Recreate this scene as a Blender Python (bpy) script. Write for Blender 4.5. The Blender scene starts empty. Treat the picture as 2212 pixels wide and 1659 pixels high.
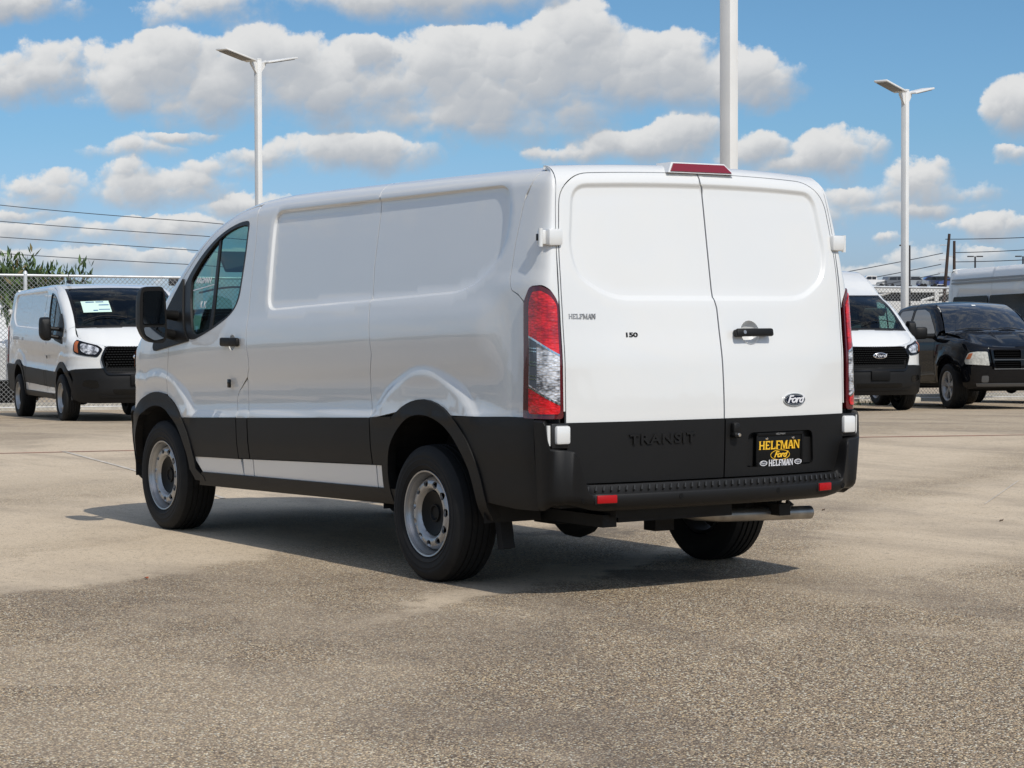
import bpy, bmesh, math, random
import numpy as np
from mathutils import Vector, Matrix
from mathutils.geometry import delaunay_2d_cdt
random.seed(7)
SC=bpy.context.scene
R_=math.radians
# ---------------------------------------------------------------- camera
cam=bpy.data.cameras.new('camera'); camo=bpy.data.objects.new('camera',cam); SC.collection.objects.link(camo)
YAW,PITCH,ROLL=-.5759,.0304,-.0034
f_=Vector((math.cos(PITCH)*math.cos(YAW),math.cos(PITCH)*math.sin(YAW),-math.sin(PITCH)))
r_=Vector((math.sin(YAW),-math.cos(YAW),0)); u_=r_.cross(f_)
rr_=r_*math.cos(ROLL)+u_*math.sin(ROLL); uu_=u_*math.cos(ROLL)-r_*math.sin(ROLL)
camo.matrix_world=Matrix(((rr_.x,uu_.x,-f_.x,-9.3828),(rr_.y,uu_.y,-f_.y,6.5511),(rr_.z,uu_.z,-f_.z,1.3346),(0,0,0,1)))
cam.sensor_width=36; cam.lens=36*4637.7/2212; cam.clip_start=.1; cam.clip_end=5000
SC.camera=camo
SC.render.resolution_x=1024; SC.render.resolution_y=768
# ---------------------------------------------------------------- light
SUN=Vector((-.95,.045,1)).normalized()
EL=math.asin(SUN.z); ROT=math.atan2(SUN.x,SUN.y)
SC.view_settings.view_transform='Standard'; SC.view_settings.look='None'
SC.view_settings.exposure=.3; SC.view_settings.gamma=1; SC.view_settings.use_curve_mapping=False
sl=bpy.data.lights.new('sun','SUN'); sl.energy=2.55; sl.angle=R_(.53); sl.color=(1,.955,.88)
so=bpy.data.objects.new('sun',sl); SC.collection.objects.link(so)
so.rotation_euler=SUN.to_track_quat('Z','Y').to_euler()
world=bpy.data.worlds.new('World'); SC.world=world; world.use_nodes=True
def build_world():
    nt=world.node_tree; N=nt.nodes; L=nt.links; N.clear()
    sky=N.new('ShaderNodeTexSky'); sky.sky_type='NISHITA'; sky.sun_disc=False
    sky.sun_elevation=EL; sky.sun_rotation=ROT; sky.air_density=1.0; sky.dust_density=.6; sky.ozone_density=2.2; sky.altitude=0
    b1=N.new('ShaderNodeBackground'); b1.inputs[1].default_value=.10
    # cloud field in (azimuth offset, elevation) degrees
    tc=N.new('ShaderNodeTexCoord'); sep=N.new('ShaderNodeSeparateXYZ'); L.new(tc.outputs['Generated'],sep.inputs[0])
    def M(op,a,b=None,c=None):
        n=N.new('ShaderNodeMath'); n.operation=op
        for i,v in enumerate((a,b,c)):
            if v is None: continue
            if isinstance(v,(int,float)): n.inputs[i].default_value=v
            else: L.new(v,n.inputs[i])
        return n.outputs[0]
    # rotate so that the view azimuth (-33 deg) is 0
    ca,sa=math.cos(R_(33)),math.sin(R_(33))
    X=M('SUBTRACT',M('MULTIPLY',sep.outputs[0],ca),M('MULTIPLY',sep.outputs[1],sa))
    Y=M('ADD',M('MULTIPLY',sep.outputs[0],sa),M('MULTIPLY',sep.outputs[1],ca))
    az=M('MULTIPLY',M('ARCTAN2',Y,X),180/math.pi)        # positive to the left
    el=M('MULTIPLY',M('ARCSINE',sep.outputs[2]),180/math.pi)
    # low sky tinted blue; sky above the frame brightened to fill the van sides
    tr=N.new('ShaderNodeValToRGB'); ee=M('DIVIDE',el,60.0); L.new(ee,tr.inputs[0]); e=tr.color_ramp
    e.elements[0].position=0; e.elements[0].color=(.42,.54,.86,1); e.elements[1].position=1; e.elements[1].color=(1.04,1.03,1.0,1)
    for p,c in ((.035,(.39,.52,.80)),(.08,(.335,.50,.68)),(.14,(.33,.49,.62)),(.28,(.70,.76,.80)),(.5,(1.0,1.0,.98))):
        q=e.elements.new(p); q.color=(*c,1)
    tm=N.new('ShaderNodeVectorMath'); tm.operation='MULTIPLY'; L.new(sky.outputs[0],tm.inputs[0]); L.new(tr.outputs[0],tm.inputs[1])
    ts=N.new('ShaderNodeVectorMath'); ts.operation='SCALE'; L.new(tm.outputs[0],ts.inputs[0]); ts.inputs['Scale'].default_value=1.22; L.new(ts.outputs[0],b1.inputs[0])
    comb=N.new('ShaderNodeCombineXYZ'); L.new(az,comb.inputs[0]); L.new(el,comb.inputs[1])
    g=bpy.data.node_groups.new('cloud_density','ShaderNodeTree')
    g.interface.new_socket('P',in_out='INPUT',socket_type='NodeSocketVector')
    g.interface.new_socket('D',in_out='OUTPUT',socket_type='NodeSocketFloat'); g.interface.new_socket('S',in_out='OUTPUT',socket_type='NodeSocketFloat')
    gi=g.nodes.new('NodeGroupInput'); go=g.nodes.new('NodeGroupOutput')
    GL=g.links
    def GM(op,a,b=None,c=None):
        n=g.nodes.new('ShaderNodeMath'); n.operation=op
        for i,v in enumerate((a,b,c)):
            if v is None: continue
            if isinstance(v,(int,float)): n.inputs[i].default_value=v
            else: GL.new(v,n.inputs[i])
        return n.outputs[0]
    def GV(op,a,b=None):
        n=g.nodes.new('ShaderNodeVectorMath'); n.operation=op
        for i,v in enumerate((a,b)):
            if v is None: continue
            if isinstance(v,tuple): n.inputs[i].default_value=v
            else: GL.new(v,n.inputs[i])
        return n
    P=gi.outputs[0]
    # domain warp
    nz=g.nodes.new('ShaderNodeTexNoise'); nz.inputs['Scale'].default_value=.9; nz.inputs['Detail'].default_value=6; nz.inputs['Roughness'].default_value=.6
    GL.new(P,nz.inputs['Vector'])
    w=GV('SUBTRACT',nz.outputs['Color'],(.5,.5,.5)); w2=GV('MULTIPLY',w.outputs[0],(1.2,.8,0)); PW=GV('ADD',P,w2.outputs[0]).outputs[0]
    acc=None; SW=None; SS=None
    for (a,e,rx,ry,k) in CLOUDS:
        d=GV('SUBTRACT',PW,(a,e,0)); s=GV('MULTIPLY',d.outputs[0],(1/rx,1/ry,0)); q=GV('DOT_PRODUCT',s.outputs[0],s.outputs[0])
        v=GM('MULTIPLY_ADD',q.outputs['Value'],-1.0,k)
        w=GM('POWER',GM('MAXIMUM',GM('ADD',v,.6),.001),5.0)
        lt=GV('DOT_PRODUCT',s.outputs[0],(.30,.95,0))
        SW=w if SW is None else GM('ADD',SW,w)
        SS=GM('MULTIPLY',w,lt.outputs['Value']) if SS is None else GM('MULTIPLY_ADD',w,lt.outputs['Value'],SS)
        acc=v if acc is None else GM('SMOOTH_MAX',acc,v,.3)
    bsh=GM('DIVIDE',SS,SW)
    # elsewhere: more of the same broken cumulus
    nb=g.nodes.new('ShaderNodeTexNoise'); nb.inputs['Scale'].default_value=.075; nb.inputs['Detail'].default_value=3
    st=GV('MULTIPLY',P,(1,1.8,1)); GL.new(st.outputs[0],nb.inputs['Vector'])
    gen=GM('MULTIPLY_ADD',nb.outputs[0],5.0,-2.6)
    sp=g.nodes.new('ShaderNodeSeparateXYZ'); GL.new(P,sp.inputs[0])
    ad=GM('MAXIMUM',GM('DIVIDE',GM('ABSOLUTE',sp.outputs[0]),16.0),GM('DIVIDE',GM('ABSOLUTE',sp.outputs[1]),10.0))
    outm=g.nodes.new('ShaderNodeMapRange'); outm.inputs[1].default_value=1.0; outm.inputs[2].default_value=1.5; GL.new(ad,outm.inputs[0])
    gen2=GM('ADD',gen,GM('MULTIPLY_ADD',outm.outputs[0],3.0,-3.0))
    acc=GM('MAXIMUM',acc,gen2)
    bsh=GM('MULTIPLY',bsh,GM('SUBTRACT',1.0,outm.outputs[0]))
    # puffs: round cells at three sizes, each lit from its upper left
    D=acc; sh=GM("MULTIPLY",bsh,.56)
    ns=g.nodes.new('ShaderNodeTexNoise'); ns.inputs['Scale'].default_value=2.6; ns.inputs['Detail'].default_value=5; GL.new(P,ns.inputs['Vector'])
    wv=GV('SUBTRACT',ns.outputs['Color'],(.5,.5,.5)); wv=GV('MULTIPLY',wv.outputs[0],(.34,.30,0)); PV=GV('ADD',P,wv.outputs[0]).outputs[0]
    for sc_,am,sm_ in ((.75,.95,.20),(1.7,.42,.085),(3.8,.16,.030)):
        vo=g.nodes.new('ShaderNodeTexVoronoi'); vo.voronoi_dimensions='2D'; vo.feature='SMOOTH_F1'; vo.inputs['Smoothness'].default_value=.35; vo.inputs['Scale'].default_value=sc_; vo.inputs['Randomness'].default_value=1.; GL.new(PV,vo.inputs['Vector'])
        D=GM('ADD',D,GM('MULTIPLY_ADD',vo.outputs['Distance'],-am,am*.52))
        dl=GV('SUBTRACT',PV,None); GL.new(vo.outputs['Position'],dl.inputs[1]); dd=GV('DOT_PRODUCT',dl.outputs[0],(.35,.92,0))
        sh=GM('MULTIPLY_ADD',dd.outputs['Value'],sm_*sc_,sh)
    fn=g.nodes.new('ShaderNodeTexNoise'); fn.inputs['Scale'].default_value=7.; fn.inputs['Detail'].default_value=5; fn.inputs['Roughness'].default_value=.6; GL.new(P,fn.inputs['Vector'])
    D=GM('ADD',D,GM('MULTIPLY_ADD',fn.outputs[0],.5,-.25))
    GL.new(D,go.inputs[0]); GL.new(sh,go.inputs[1])
    n=N.new('ShaderNodeGroup'); n.node_tree=g; L.new(comb.outputs[0],n.inputs[0]); D0=n.outputs[0]; SH=n.outputs[1]
    # soft ragged bases, crisper tops
    fac=N.new('ShaderNodeMapRange'); fac.interpolation_type='SMOOTHSTEP'; fac.inputs[1].default_value=.42; fac.inputs[2].default_value=-.50; L.new(SH,fac.inputs[0])
    deep=N.new('ShaderNodeMapRange'); deep.inputs[1].default_value=.1; deep.inputs[2].default_value=1.1; L.new(D0,deep.inputs[0])
    fac=M('MULTIPLY_ADD',deep.outputs[0],.18,M('MULTIPLY',fac.outputs[0],.88))
    al=N.new('ShaderNodeMapRange'); al.interpolation_type='SMOOTHSTEP'; al.inputs[1].default_value=-.20; L.new(D0,al.inputs[0]); L.new(M("MULTIPLY_ADD",fac,1.45,.22),al.inputs[2])
    cr=N.new('ShaderNodeValToRGB'); cr.color_ramp.interpolation='LINEAR'
    cr.color_ramp.elements[0].position=.08; cr.color_ramp.elements[0].color=(.62,.62,.615,1)
    cr.color_ramp.elements[1].position=.98; cr.color_ramp.elements[1].color=(.31,.345,.395,1)
    e=cr.color_ramp.elements.new(.5); e.color=(.43,.445,.465,1)
    L.new(fac,cr.inputs[0])
    # thin out towards the horizon
    hz=N.new('ShaderNodeMapRange'); hz.inputs[1].default_value=-.5; hz.inputs[2].default_value=2.0; hz.inputs[3].default_value=.35; hz.inputs[4].default_value=1.; L.new(el,hz.inputs[0])
    alpha=M('MULTIPLY',al.outputs[0],M('MULTIPLY',hz.outputs[0],.97))
    b2=N.new('ShaderNodeBackground'); L.new(cr.outputs[0],b2.inputs[0]); b2.inputs[1].default_value=1.0
    mx=N.new('ShaderNodeMixShader'); L.new(alpha,mx.inputs[0]); L.new(b1.outputs[0],mx.inputs[1]); L.new(b2.outputs[0],mx.inputs[2])
    out=N.new('ShaderNodeOutputWorld'); L.new(mx.outputs[0],out.inputs[0])
# (azimuth left of view centre, elevation, half width, half height, core) in degrees
CLOUDS=[(9.92,6.29,1.48,0.98,1),(8.66,6.73,1.32,0.98,1),(9.44,5.76,2.02,0.49,0.8),(6.66,6.81,1.48,0.98,1),(5.57,6.76,0.93,0.82,1),(7.64,5.96,2.65,0.98,1),(3.73,6.89,0.78,0.65,0.9),(4.72,5.98,2.96,1.14,1),(1.77,6.72,1.56,1.06,1),(0.54,6.41,1.87,1.3,1),(-1.61,7.01,1.56,1.3,1.1),(-0.32,5.87,3.58,1.3,1.1),(-2.66,6.22,2.02,1.22,1),(-4.13,6.62,1.56,0.9,1),(-4.86,6.07,2.49,0.9,1),(-6.57,6.17,1.4,0.82,1),(-5.96,5.75,1.87,0.49,0.8),(1.28,5.24,3.89,0.52,0.8),(-0.68,4.99,2.34,0.29,0.6),(4.24,4.41,2.34,0.68,0.9),(3.38,4.35,1.25,0.68,1),(6.68,4.16,1.4,0.33,0.5),(8.61,4.75,1.4,0.29,0.35),(-4.86,4.86,1.17,0.65,1),(-3.63,4.57,2.34,0.57,0.9),(-1.79,4.34,1.71,0.33,0.7),(-6.32,4.36,1.25,0.57,0.7),(-8.62,4.27,1.32,0.73,1),(-7.3,3.98,1.25,0.36,0.6),(-10.78,3.51,1.4,0.68,0.6),(-10.43,2.79,2.18,0.33,0.6),(-13.25,5.37,0.93,0.9,0.9),(-12.68,2.32,1.4,0.39,0.8),(-9.83,2.01,0.62,0.26,0.5),(-13.25,4.13,0.93,0.33,0.6),(12.29,6.37,1.25,0.9,1),(13.11,6.05,1.09,0.65,0.9),(13.09,8.05,2.02,0.46,0.9),(7.74,8.05,1.87,0.59,0.8),(2.13,8.4,3.89,0.68,0.95),(12.78,3.44,0.78,0.33,0.7),(10.18,3.71,0.86,0.52,0.9),(9.46,3.39,2.34,0.57,0.8),(8.26,3.48,0.93,0.49,0.7),(7.05,2.94,1.4,0.41,0.8),(11.86,2.25,3.74,0.49,0.6),(8.63,2.33,2.96,0.52,0.6),(11.63,1.59,4.36,0.49,0.55),(8.4,1.53,2.96,0.49,0.5),(12.67,2.73,1.56,0.26,0.5),(-9.47,1.04,4.05,0.49,0.4),(-11.49,3.2,1.87,0.49,0.35),(-1.78,0.59,4.67,0.49,0.4),(5.97,0.98,4.05,0.49,0.35),(12.32,3.27,2.49,0.82,0.35),(9.81,4.37,2.02,0.49,0.3),(7.65,3.91,1.87,0.49,0.35),(-9.71,3.1,2.34,0.65,0.35),(-11.85,1.51,3.11,0.49,0.35),(-7.9,2.64,1.87,0.65,0.25)]
build_world()
world.cycles.sampling_method='MANUAL'; world.cycles.sample_map_resolution=512
# ---------------------------------------------------------------- materials
MATS={}
def mat(name,base,rough=.5,metal=0.,coat=0.,spec=.5,bump=None,noise=None,emit=None):
    """bump=(scale,strength)  noise=(scale,amount) varies the base colour"""
    m=bpy.data.materials.new(name); m.use_nodes=True; MATS[name]=m
    nt=m.node_tree; b=nt.nodes['Principled BSDF']
    b.inputs['Base Color'].default_value=(*base,1); b.inputs['Roughness'].default_value=rough; b.inputs['Metallic'].default_value=metal
    b.inputs['Coat Weight'].default_value=coat; b.inputs['Coat Roughness'].default_value=.03; b.inputs['Coat IOR'].default_value=1.55; b.inputs['Specular IOR Level'].default_value=spec
    tc=nt.nodes.new('ShaderNodeTexCoord')
    if noise:
        n=nt.nodes.new('ShaderNodeTexNoise'); n.inputs['Scale'].default_value=noise[0]; n.inputs['Detail'].default_value=5; nt.links.new(tc.outputs['Object'],n.inputs[0])
        mr=nt.nodes.new('ShaderNodeMapRange'); mr.inputs[1].default_value=.3; mr.inputs[2].default_value=.7; mr.inputs[3].default_value=1-noise[1]; mr.inputs[4].default_value=1+noise[1]; nt.links.new(n.outputs[0],mr.inputs[0])
        mm=nt.nodes.new('ShaderNodeVectorMath'); mm.operation='SCALE'; mm.inputs[0].default_value=base; nt.links.new(mr.outputs[0],mm.inputs['Scale']); nt.links.new(mm.outputs[0],b.inputs['Base Color'])
    if bump:
        n=nt.nodes.new('ShaderNodeTexNoise'); n.inputs['Scale'].default_value=bump[0]; n.inputs['Detail'].default_value=2; nt.links.new(tc.outputs['Object'],n.inputs[0])
        bp=nt.nodes.new('ShaderNodeBump'); bp.inputs['Strength'].default_value=bump[1]; bp.inputs['Distance'].default_value=.002; nt.links.new(n.outputs[0],bp.inputs['Height']); nt.links.new(bp.outputs[0],b.inputs['Normal'])
    if emit:
        b.inputs['Emission Color'].default_value=(*base,1); b.inputs['Emission Strength'].default_value=emit
    return m
def glass_mat(name,tint,refl=1.5,mixdark=0.):
    m=bpy.data.materials.new(name); m.use_nodes=True; MATS[name]=m; nt=m.node_tree; N=nt.nodes; N.clear()
    t=N.new('ShaderNodeBsdfTransparent'); t.inputs[0].default_value=(*tint,1)
    g=N.new('ShaderNodeBsdfGlossy'); g.inputs['Roughness'].default_value=.02
    lw=N.new('ShaderNodeLayerWeight'); lw.inputs[0].default_value=.5
    pw=N.new('ShaderNodeMath'); pw.operation='POWER'; pw.inputs[1].default_value=5
    f=N.new('ShaderNodeMath'); f.operation='MULTIPLY_ADD'; f.inputs[1].default_value=.9; f.inputs[2].default_value=refl
    x=N.new('ShaderNodeMixShader'); o=N.new('ShaderNodeOutputMaterial'); L=nt.links
    L.new(lw.outputs['Facing'],pw.inputs[0]); L.new(pw.outputs[0],f.inputs[0])
    L.new(f.outputs[0],x.inputs[0]); L.new(t.outputs[0],x.inputs[1]); L.new(g.outputs[0],x.inputs[2]); L.new(x.outputs[0],o.inputs[0])
    return m
mat('white_paint',(.72,.72,.70),rough=.35,coat=1.,noise=(1.3,.012))
mat('black_plastic',(.0075,.0072,.007),rough=.5,spec=.28,bump=(900,.25),noise=(3,.12))
mat('gloss_black',(.005,.005,.005),rough=.15,spec=.3)
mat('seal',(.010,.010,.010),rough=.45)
mat('lit_step_plastic',(.020,.020,.019),rough=.5)  # tread ribs: lighter than the bumper, their lit edges put into the colour
mat('void_black',(.0015,.0015,.0015),rough=.9,spec=.0)
mat('mesh_black',(.006,.006,.006),rough=.5,spec=.25)
mat('lamp_inner',(.08,.09,.11),rough=.2,coat=.8)
mat('dark_inner',(.012,.012,.012),rough=.8)
mat('underbody',(.010,.010,.010),rough=.75,noise=(6,.4))
mat('rubber',(.010,.010,.010),rough=.72,spec=.3,noise=(14,.2))
mat('steel_silver',(.41,.41,.405),rough=.32,metal=.7,noise=(20,.06))
mat('alloy_grey',(.40,.40,.40),rough=.4,metal=.5)
mat('hub_plastic',(.007,.007,.007),rough=.5,spec=.15)
mat('exhaust_steel',(.36,.34,.31),rough=.38,metal=.85,noise=(9,.35))
mat('chrome',(.8,.8,.8),rough=.08,metal=1.)
mat('mirror_glass',(.30,.32,.34),rough=.04,metal=1.)
mat('mirror_dark',(.10,.105,.11),rough=.10,metal=1.)
mat('red_rim',(.09,.003,.006),rough=.2,coat=1.)
mat('reflector_red',(.36,.004,.006),rough=.4,spec=.3)
mat('seat_fabric',(.045,.045,.048),rough=.9)
mat('paper_green',(.58,.76,.66),rough=.8)
mat('ink',(.75,.76,.78),rough=.8)
mat('gold_print',(.85,.50,.03),rough=.5)
mat('white_print',(.72,.72,.74),rough=.5)
mat('silver_letter',(.36,.36,.36),rough=.35,metal=.4)
mat('black_letter',(.006,.006,.006),rough=.5,spec=.2)
mat('badge_blue',(.005,.008,.022),rough=.35,spec=.3)
mat('emblem_silver',(.75,.75,.75),rough=.15,metal=.9)
mat('label_white',(.78,.80,.78),rough=.7)
mat('label_blue',(.05,.14,.32),rough=.6)
mat('amber',(.38,.10,.025),rough=.3,coat=.5)
mat('black_paint',(.004,.0045,.006),rough=.3,spec=.0,coat=.55)
mat('window_frame_white',(.72,.72,.70),rough=.5)
def ripple(m):
    nt=m.node_tree; b=nt.nodes['Principled BSDF']; tc=nt.nodes['Texture Coordinate']; n=nt.nodes.new('ShaderNodeTexNoise'); n.inputs['Scale'].default_value=2.2; n.inputs['Detail'].default_value=1; nt.links.new(tc.outputs['Object'],n.inputs[0])
    bp=nt.nodes.new('ShaderNodeBump'); bp.inputs['Strength'].default_value=.35; bp.inputs['Distance'].default_value=.012; nt.links.new(n.outputs[0],bp.inputs['Height']); nt.links.new(bp.outputs[0],b.inputs['Coat Normal'])
ripple(MATS['white_paint'])
glass_mat('door_glass',(.40,.60,.57),.08)
glass_mat('screen_glass',(.50,.68,.66),.05)
glass_mat('privacy_glass',(.03,.035,.04),.06)
def lens_mat(name,c1,c2,scale,metal):
    m=mat(name,c1,rough=.22,metal=metal,coat=1.); nt=m.node_tree; b=nt.nodes['Principled BSDF']; L=nt.links
    tc=nt.nodes['Texture Coordinate']
    mp=nt.nodes.new('ShaderNodeMapping'); mp.inputs['Scale'].default_value=(1,1,1.9); L.new(tc.outputs['Object'],mp.inputs[0])
    v=nt.nodes.new('ShaderNodeTexVoronoi'); v.inputs['Scale'].default_value=scale; v.inputs['Randomness'].default_value=.75; L.new(mp.outputs[0],v.inputs['Vector'])
    n=nt.nodes.new('ShaderNodeTexNoise'); n.inputs['Scale'].default_value=13; n.inputs['Detail'].default_value=2; L.new(mp.outputs[0],n.inputs[0])
    r=nt.nodes.new('ShaderNodeMix'); r.data_type='RGBA'; r.inputs[6].default_value=(*c1,1); r.inputs[7].default_value=(*c2,1)
    a=nt.nodes.new('ShaderNodeMath'); a.operation='MULTIPLY_ADD'; L.new(v.outputs['Distance'],a.inputs[0]); a.inputs[1].default_value=.9; 
    mr=nt.nodes.new('ShaderNodeMapRange'); mr.inputs[1].default_value=.4; mr.inputs[2].default_value=.65; mr.inputs[3].default_value=-.25; mr.inputs[4].default_value=.6; L.new(n.outputs[0],mr.inputs[0]); L.new(mr.outputs[0],a.inputs[2])
    L.new(a.outputs[0],r.inputs[0]); L.new(r.outputs[2],b.inputs['Base Color'])
    bp=nt.nodes.new('ShaderNodeBump'); bp.inputs['Strength'].default_value=.45; bp.inputs['Distance'].default_value=.006; L.new(v.outputs['Distance'],bp.inputs['Height']); L.new(bp.outputs[0],b.inputs['Normal'])
    return m
lens_mat('red_lens',(.80,.008,.012),(.34,.002,.005),46,.0)
mat('brake_red',(.20,.003,.008),rough=.25,coat=.8)
lens_mat('clear_lens',(.95,.95,.97),(.12,.12,.13),52,.35)
# ---------------------------------------------------------------- mesh helpers
def link(o,parent=None):
    SC.collection.objects.link(o)
    if parent is not None: o.parent=parent
    return o
def mesh(name,V,F,m,parent=None,smooth=False,normals=None):
    me=bpy.data.meshes.new(name); me.from_pydata([tuple(map(float,v)) for v in V],[],[tuple(int(i) for i in f) for f in F])
    if m: me.materials.append(MATS[m])
    me.polygons.foreach_set('use_smooth',[bool(smooth)]*len(me.polygons)); me.update()
    if normals is not None:
        me.normals_split_custom_set([tuple(n) for n in normals])
    o=bpy.data.objects.new(name,me); return link(o,parent)
def group_of(parent): return parent
def thing(name,label,cat,loc=(0,0,0),rot=0,group=None,pitch=0):
    o=bpy.data.objects.new(name,None); SC.collection.objects.link(o); o.location=loc; o.rotation_euler=(0,pitch,rot)
    o['label']=label; o['category']=cat
    if group: o['group']=group
    return o
def tag(o,label=None,cat=None,group=None,kind=None):
    if label:o['label']=label
    if cat:o['category']=cat
    if group:o['group']=group
    if kind:o['kind']=kind
    return o
def copy_tree(o,parent=None,skip=(),swap=None):
    c=o.copy(); SC.collection.objects.link(c); c.parent=parent
    for ch in o.children:
        if ch.name.split('.')[0] in skip: continue
        copy_tree(ch,c,skip)
    return c
class MB:
    def __init__(s): s.V=[];s.F=[]
    def add(s,V,F):
        n=len(s.V); s.V+= [tuple(v) for v in V]; s.F+=[tuple(i+n for i in f) for f in F]; return s
    def box(s,c,d,rot=None,taper=1.):
        x,y,z=[a/2 for a in d]
        V=[Vector((sx*x*(taper if sz>0 else 1),sy*y*(taper if sz>0 else 1),sz*z)) for sz in(-1,1) for sy in(-1,1) for sx in(-1,1)]
        if rot is not None: V=[rot@v for v in V]
        V=[v+Vector(c) for v in V]
        return s.add(V,[(0,2,3,1),(4,5,7,6),(0,1,5,4),(2,6,7,3),(0,4,6,2),(1,3,7,5)])
    def rbox(s,c,d,r=.01,rot=None):
        """box with its edges cut"""
        x,y,z=[a/2 for a in d]; r=min(r,x*.9,y*.9,z*.9)
        bm=bmesh.new(); bmesh.ops.create_cube(bm,size=1)
        for v in bm.verts: v.co=Vector((v.co.x*d[0],v.co.y*d[1],v.co.z*d[2]))
        bmesh.ops.bevel(bm,geom=list(bm.edges),offset=r,segments=2,affect='EDGES',profile=.5)
        bm.verts.ensure_lookup_table()
        V=[(rot@v.co if rot is not None else v.co)+Vector(c) for v in bm.verts]; F=[[v.index for v in f.verts] for f in bm.faces]; bm.free()
        return s.add(V,F)
    def tube(s,pts,rad,n=8,caps=True):
        pts=[Vector(p) for p in pts]; R=rad if hasattr(rad,'__len__') else [rad]*len(pts); V=[];F=[]
        prev=None
        for i,p in enumerate(pts):
            t=(pts[min(i+1,len(pts)-1)]-pts[max(i-1,0)]).normalized()
            up=prev if prev is not None else (Vector((0,0,1)) if abs(t.z)<.9 else Vector((1,0,0)))
            a=t.cross(up).normalized(); b=a.cross(t).normalized(); prev=b
            for k in range(n):
                q=2*math.pi*k/n; V.append(p+a*math.cos(q)*R[i]+b*math.sin(q)*R[i])
        for i in range(len(pts)-1):
            for k in range(n): F.append((i*n+k,i*n+(k+1)%n,(i+1)*n+(k+1)%n,(i+1)*n+k))
        if caps: F.append(tuple(range(n-1,-1,-1))); F.append(tuple((len(pts)-1)*n+k for k in range(n)))
        return s.add(V,F)
    def lathe(s,prof,n=48,axis='y',c=(0,0,0),closed=False):
        """prof: (radius, along)"""
        V=[];F=[];m=len(prof)
        for k in range(n):
            q=2*math.pi*k/n
            for r,h in prof:
                p={'y':(r*math.cos(q),h,r*math.sin(q)),'z':(r*math.cos(q),r*math.sin(q),h),'x':(h,r*math.cos(q),r*math.sin(q))}[axis]
                V.append((p[0]+c[0],p[1]+c[1],p[2]+c[2]))
        for k in range(n):
            k2=(k+1)%n
            for j in range(m if closed else m-1):
                j2=(j+1)%m
                if axis=='y': F.append((k*m+j,k*m+j2,k2*m+j2,k2*m+j))
                else: F.append((k*m+j,k2*m+j,k2*m+j2,k*m+j2))
        return s.add(V,F)
    def prism(s,poly,fn,d):
        """poly of 2d points -> fn(p, depth) gives the 3d point; walls between depth 0 and d"""
        n=len(poly); V=[fn(p,0) for p in poly]+[fn(p,d) for p in poly]
        F=[tuple(range(n)),tuple(range(2*n-1,n-1,-1))]+[(i,i+n,(i+1)%n+n,(i+1)%n) for i in range(n)]
        return s.add(V,F)
    def build(s,name,m,parent=None,smooth=False,auto=None):
        o=mesh(name,s.V,s.F,m,parent,smooth)
        bm=bmesh.new(); bm.from_mesh(o.data); bmesh.ops.recalc_face_normals(bm,faces=bm.faces); bm.to_mesh(o.data); bm.free()
        if auto is not None:
            o.data.polygons.foreach_set('use_smooth',[True]*len(o.data.polygons)); o.data.set_sharp_from_angle(angle=R_(auto))
        return o
def shrink(P,g):
    P=np.asarray(P,float); n=len(P); A=.5*sum(P[i][0]*P[(i+1)%n][1]-P[(i+1)%n][0]*P[i][1] for i in range(n)); s=1 if A>0 else -1
    out=[]
    for i in range(n):
        a,b,c=P[i-1],P[i],P[(i+1)%n]; e1=b-a; e2=c-b; l1=np.linalg.norm(e1); l2=np.linalg.norm(e2)
        if l1<1e-7 or l2<1e-7: out.append(b); continue
        n1=np.array([-e1[1],e1[0]])/l1*s; n2=np.array([-e2[1],e2[0]])/l2*s; m=n1+n2; L=m@m
        out.append(b+m*(2*g/max(L,.8)))
    return np.array(out)
def contour(P,offs,step=.012):
    """rings of points that follow a closed outline at several distances"""
    out=[]
    for o in offs: out+= [tuple(p) for p in resample(shrink(P,o),step)]
    return out
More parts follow.
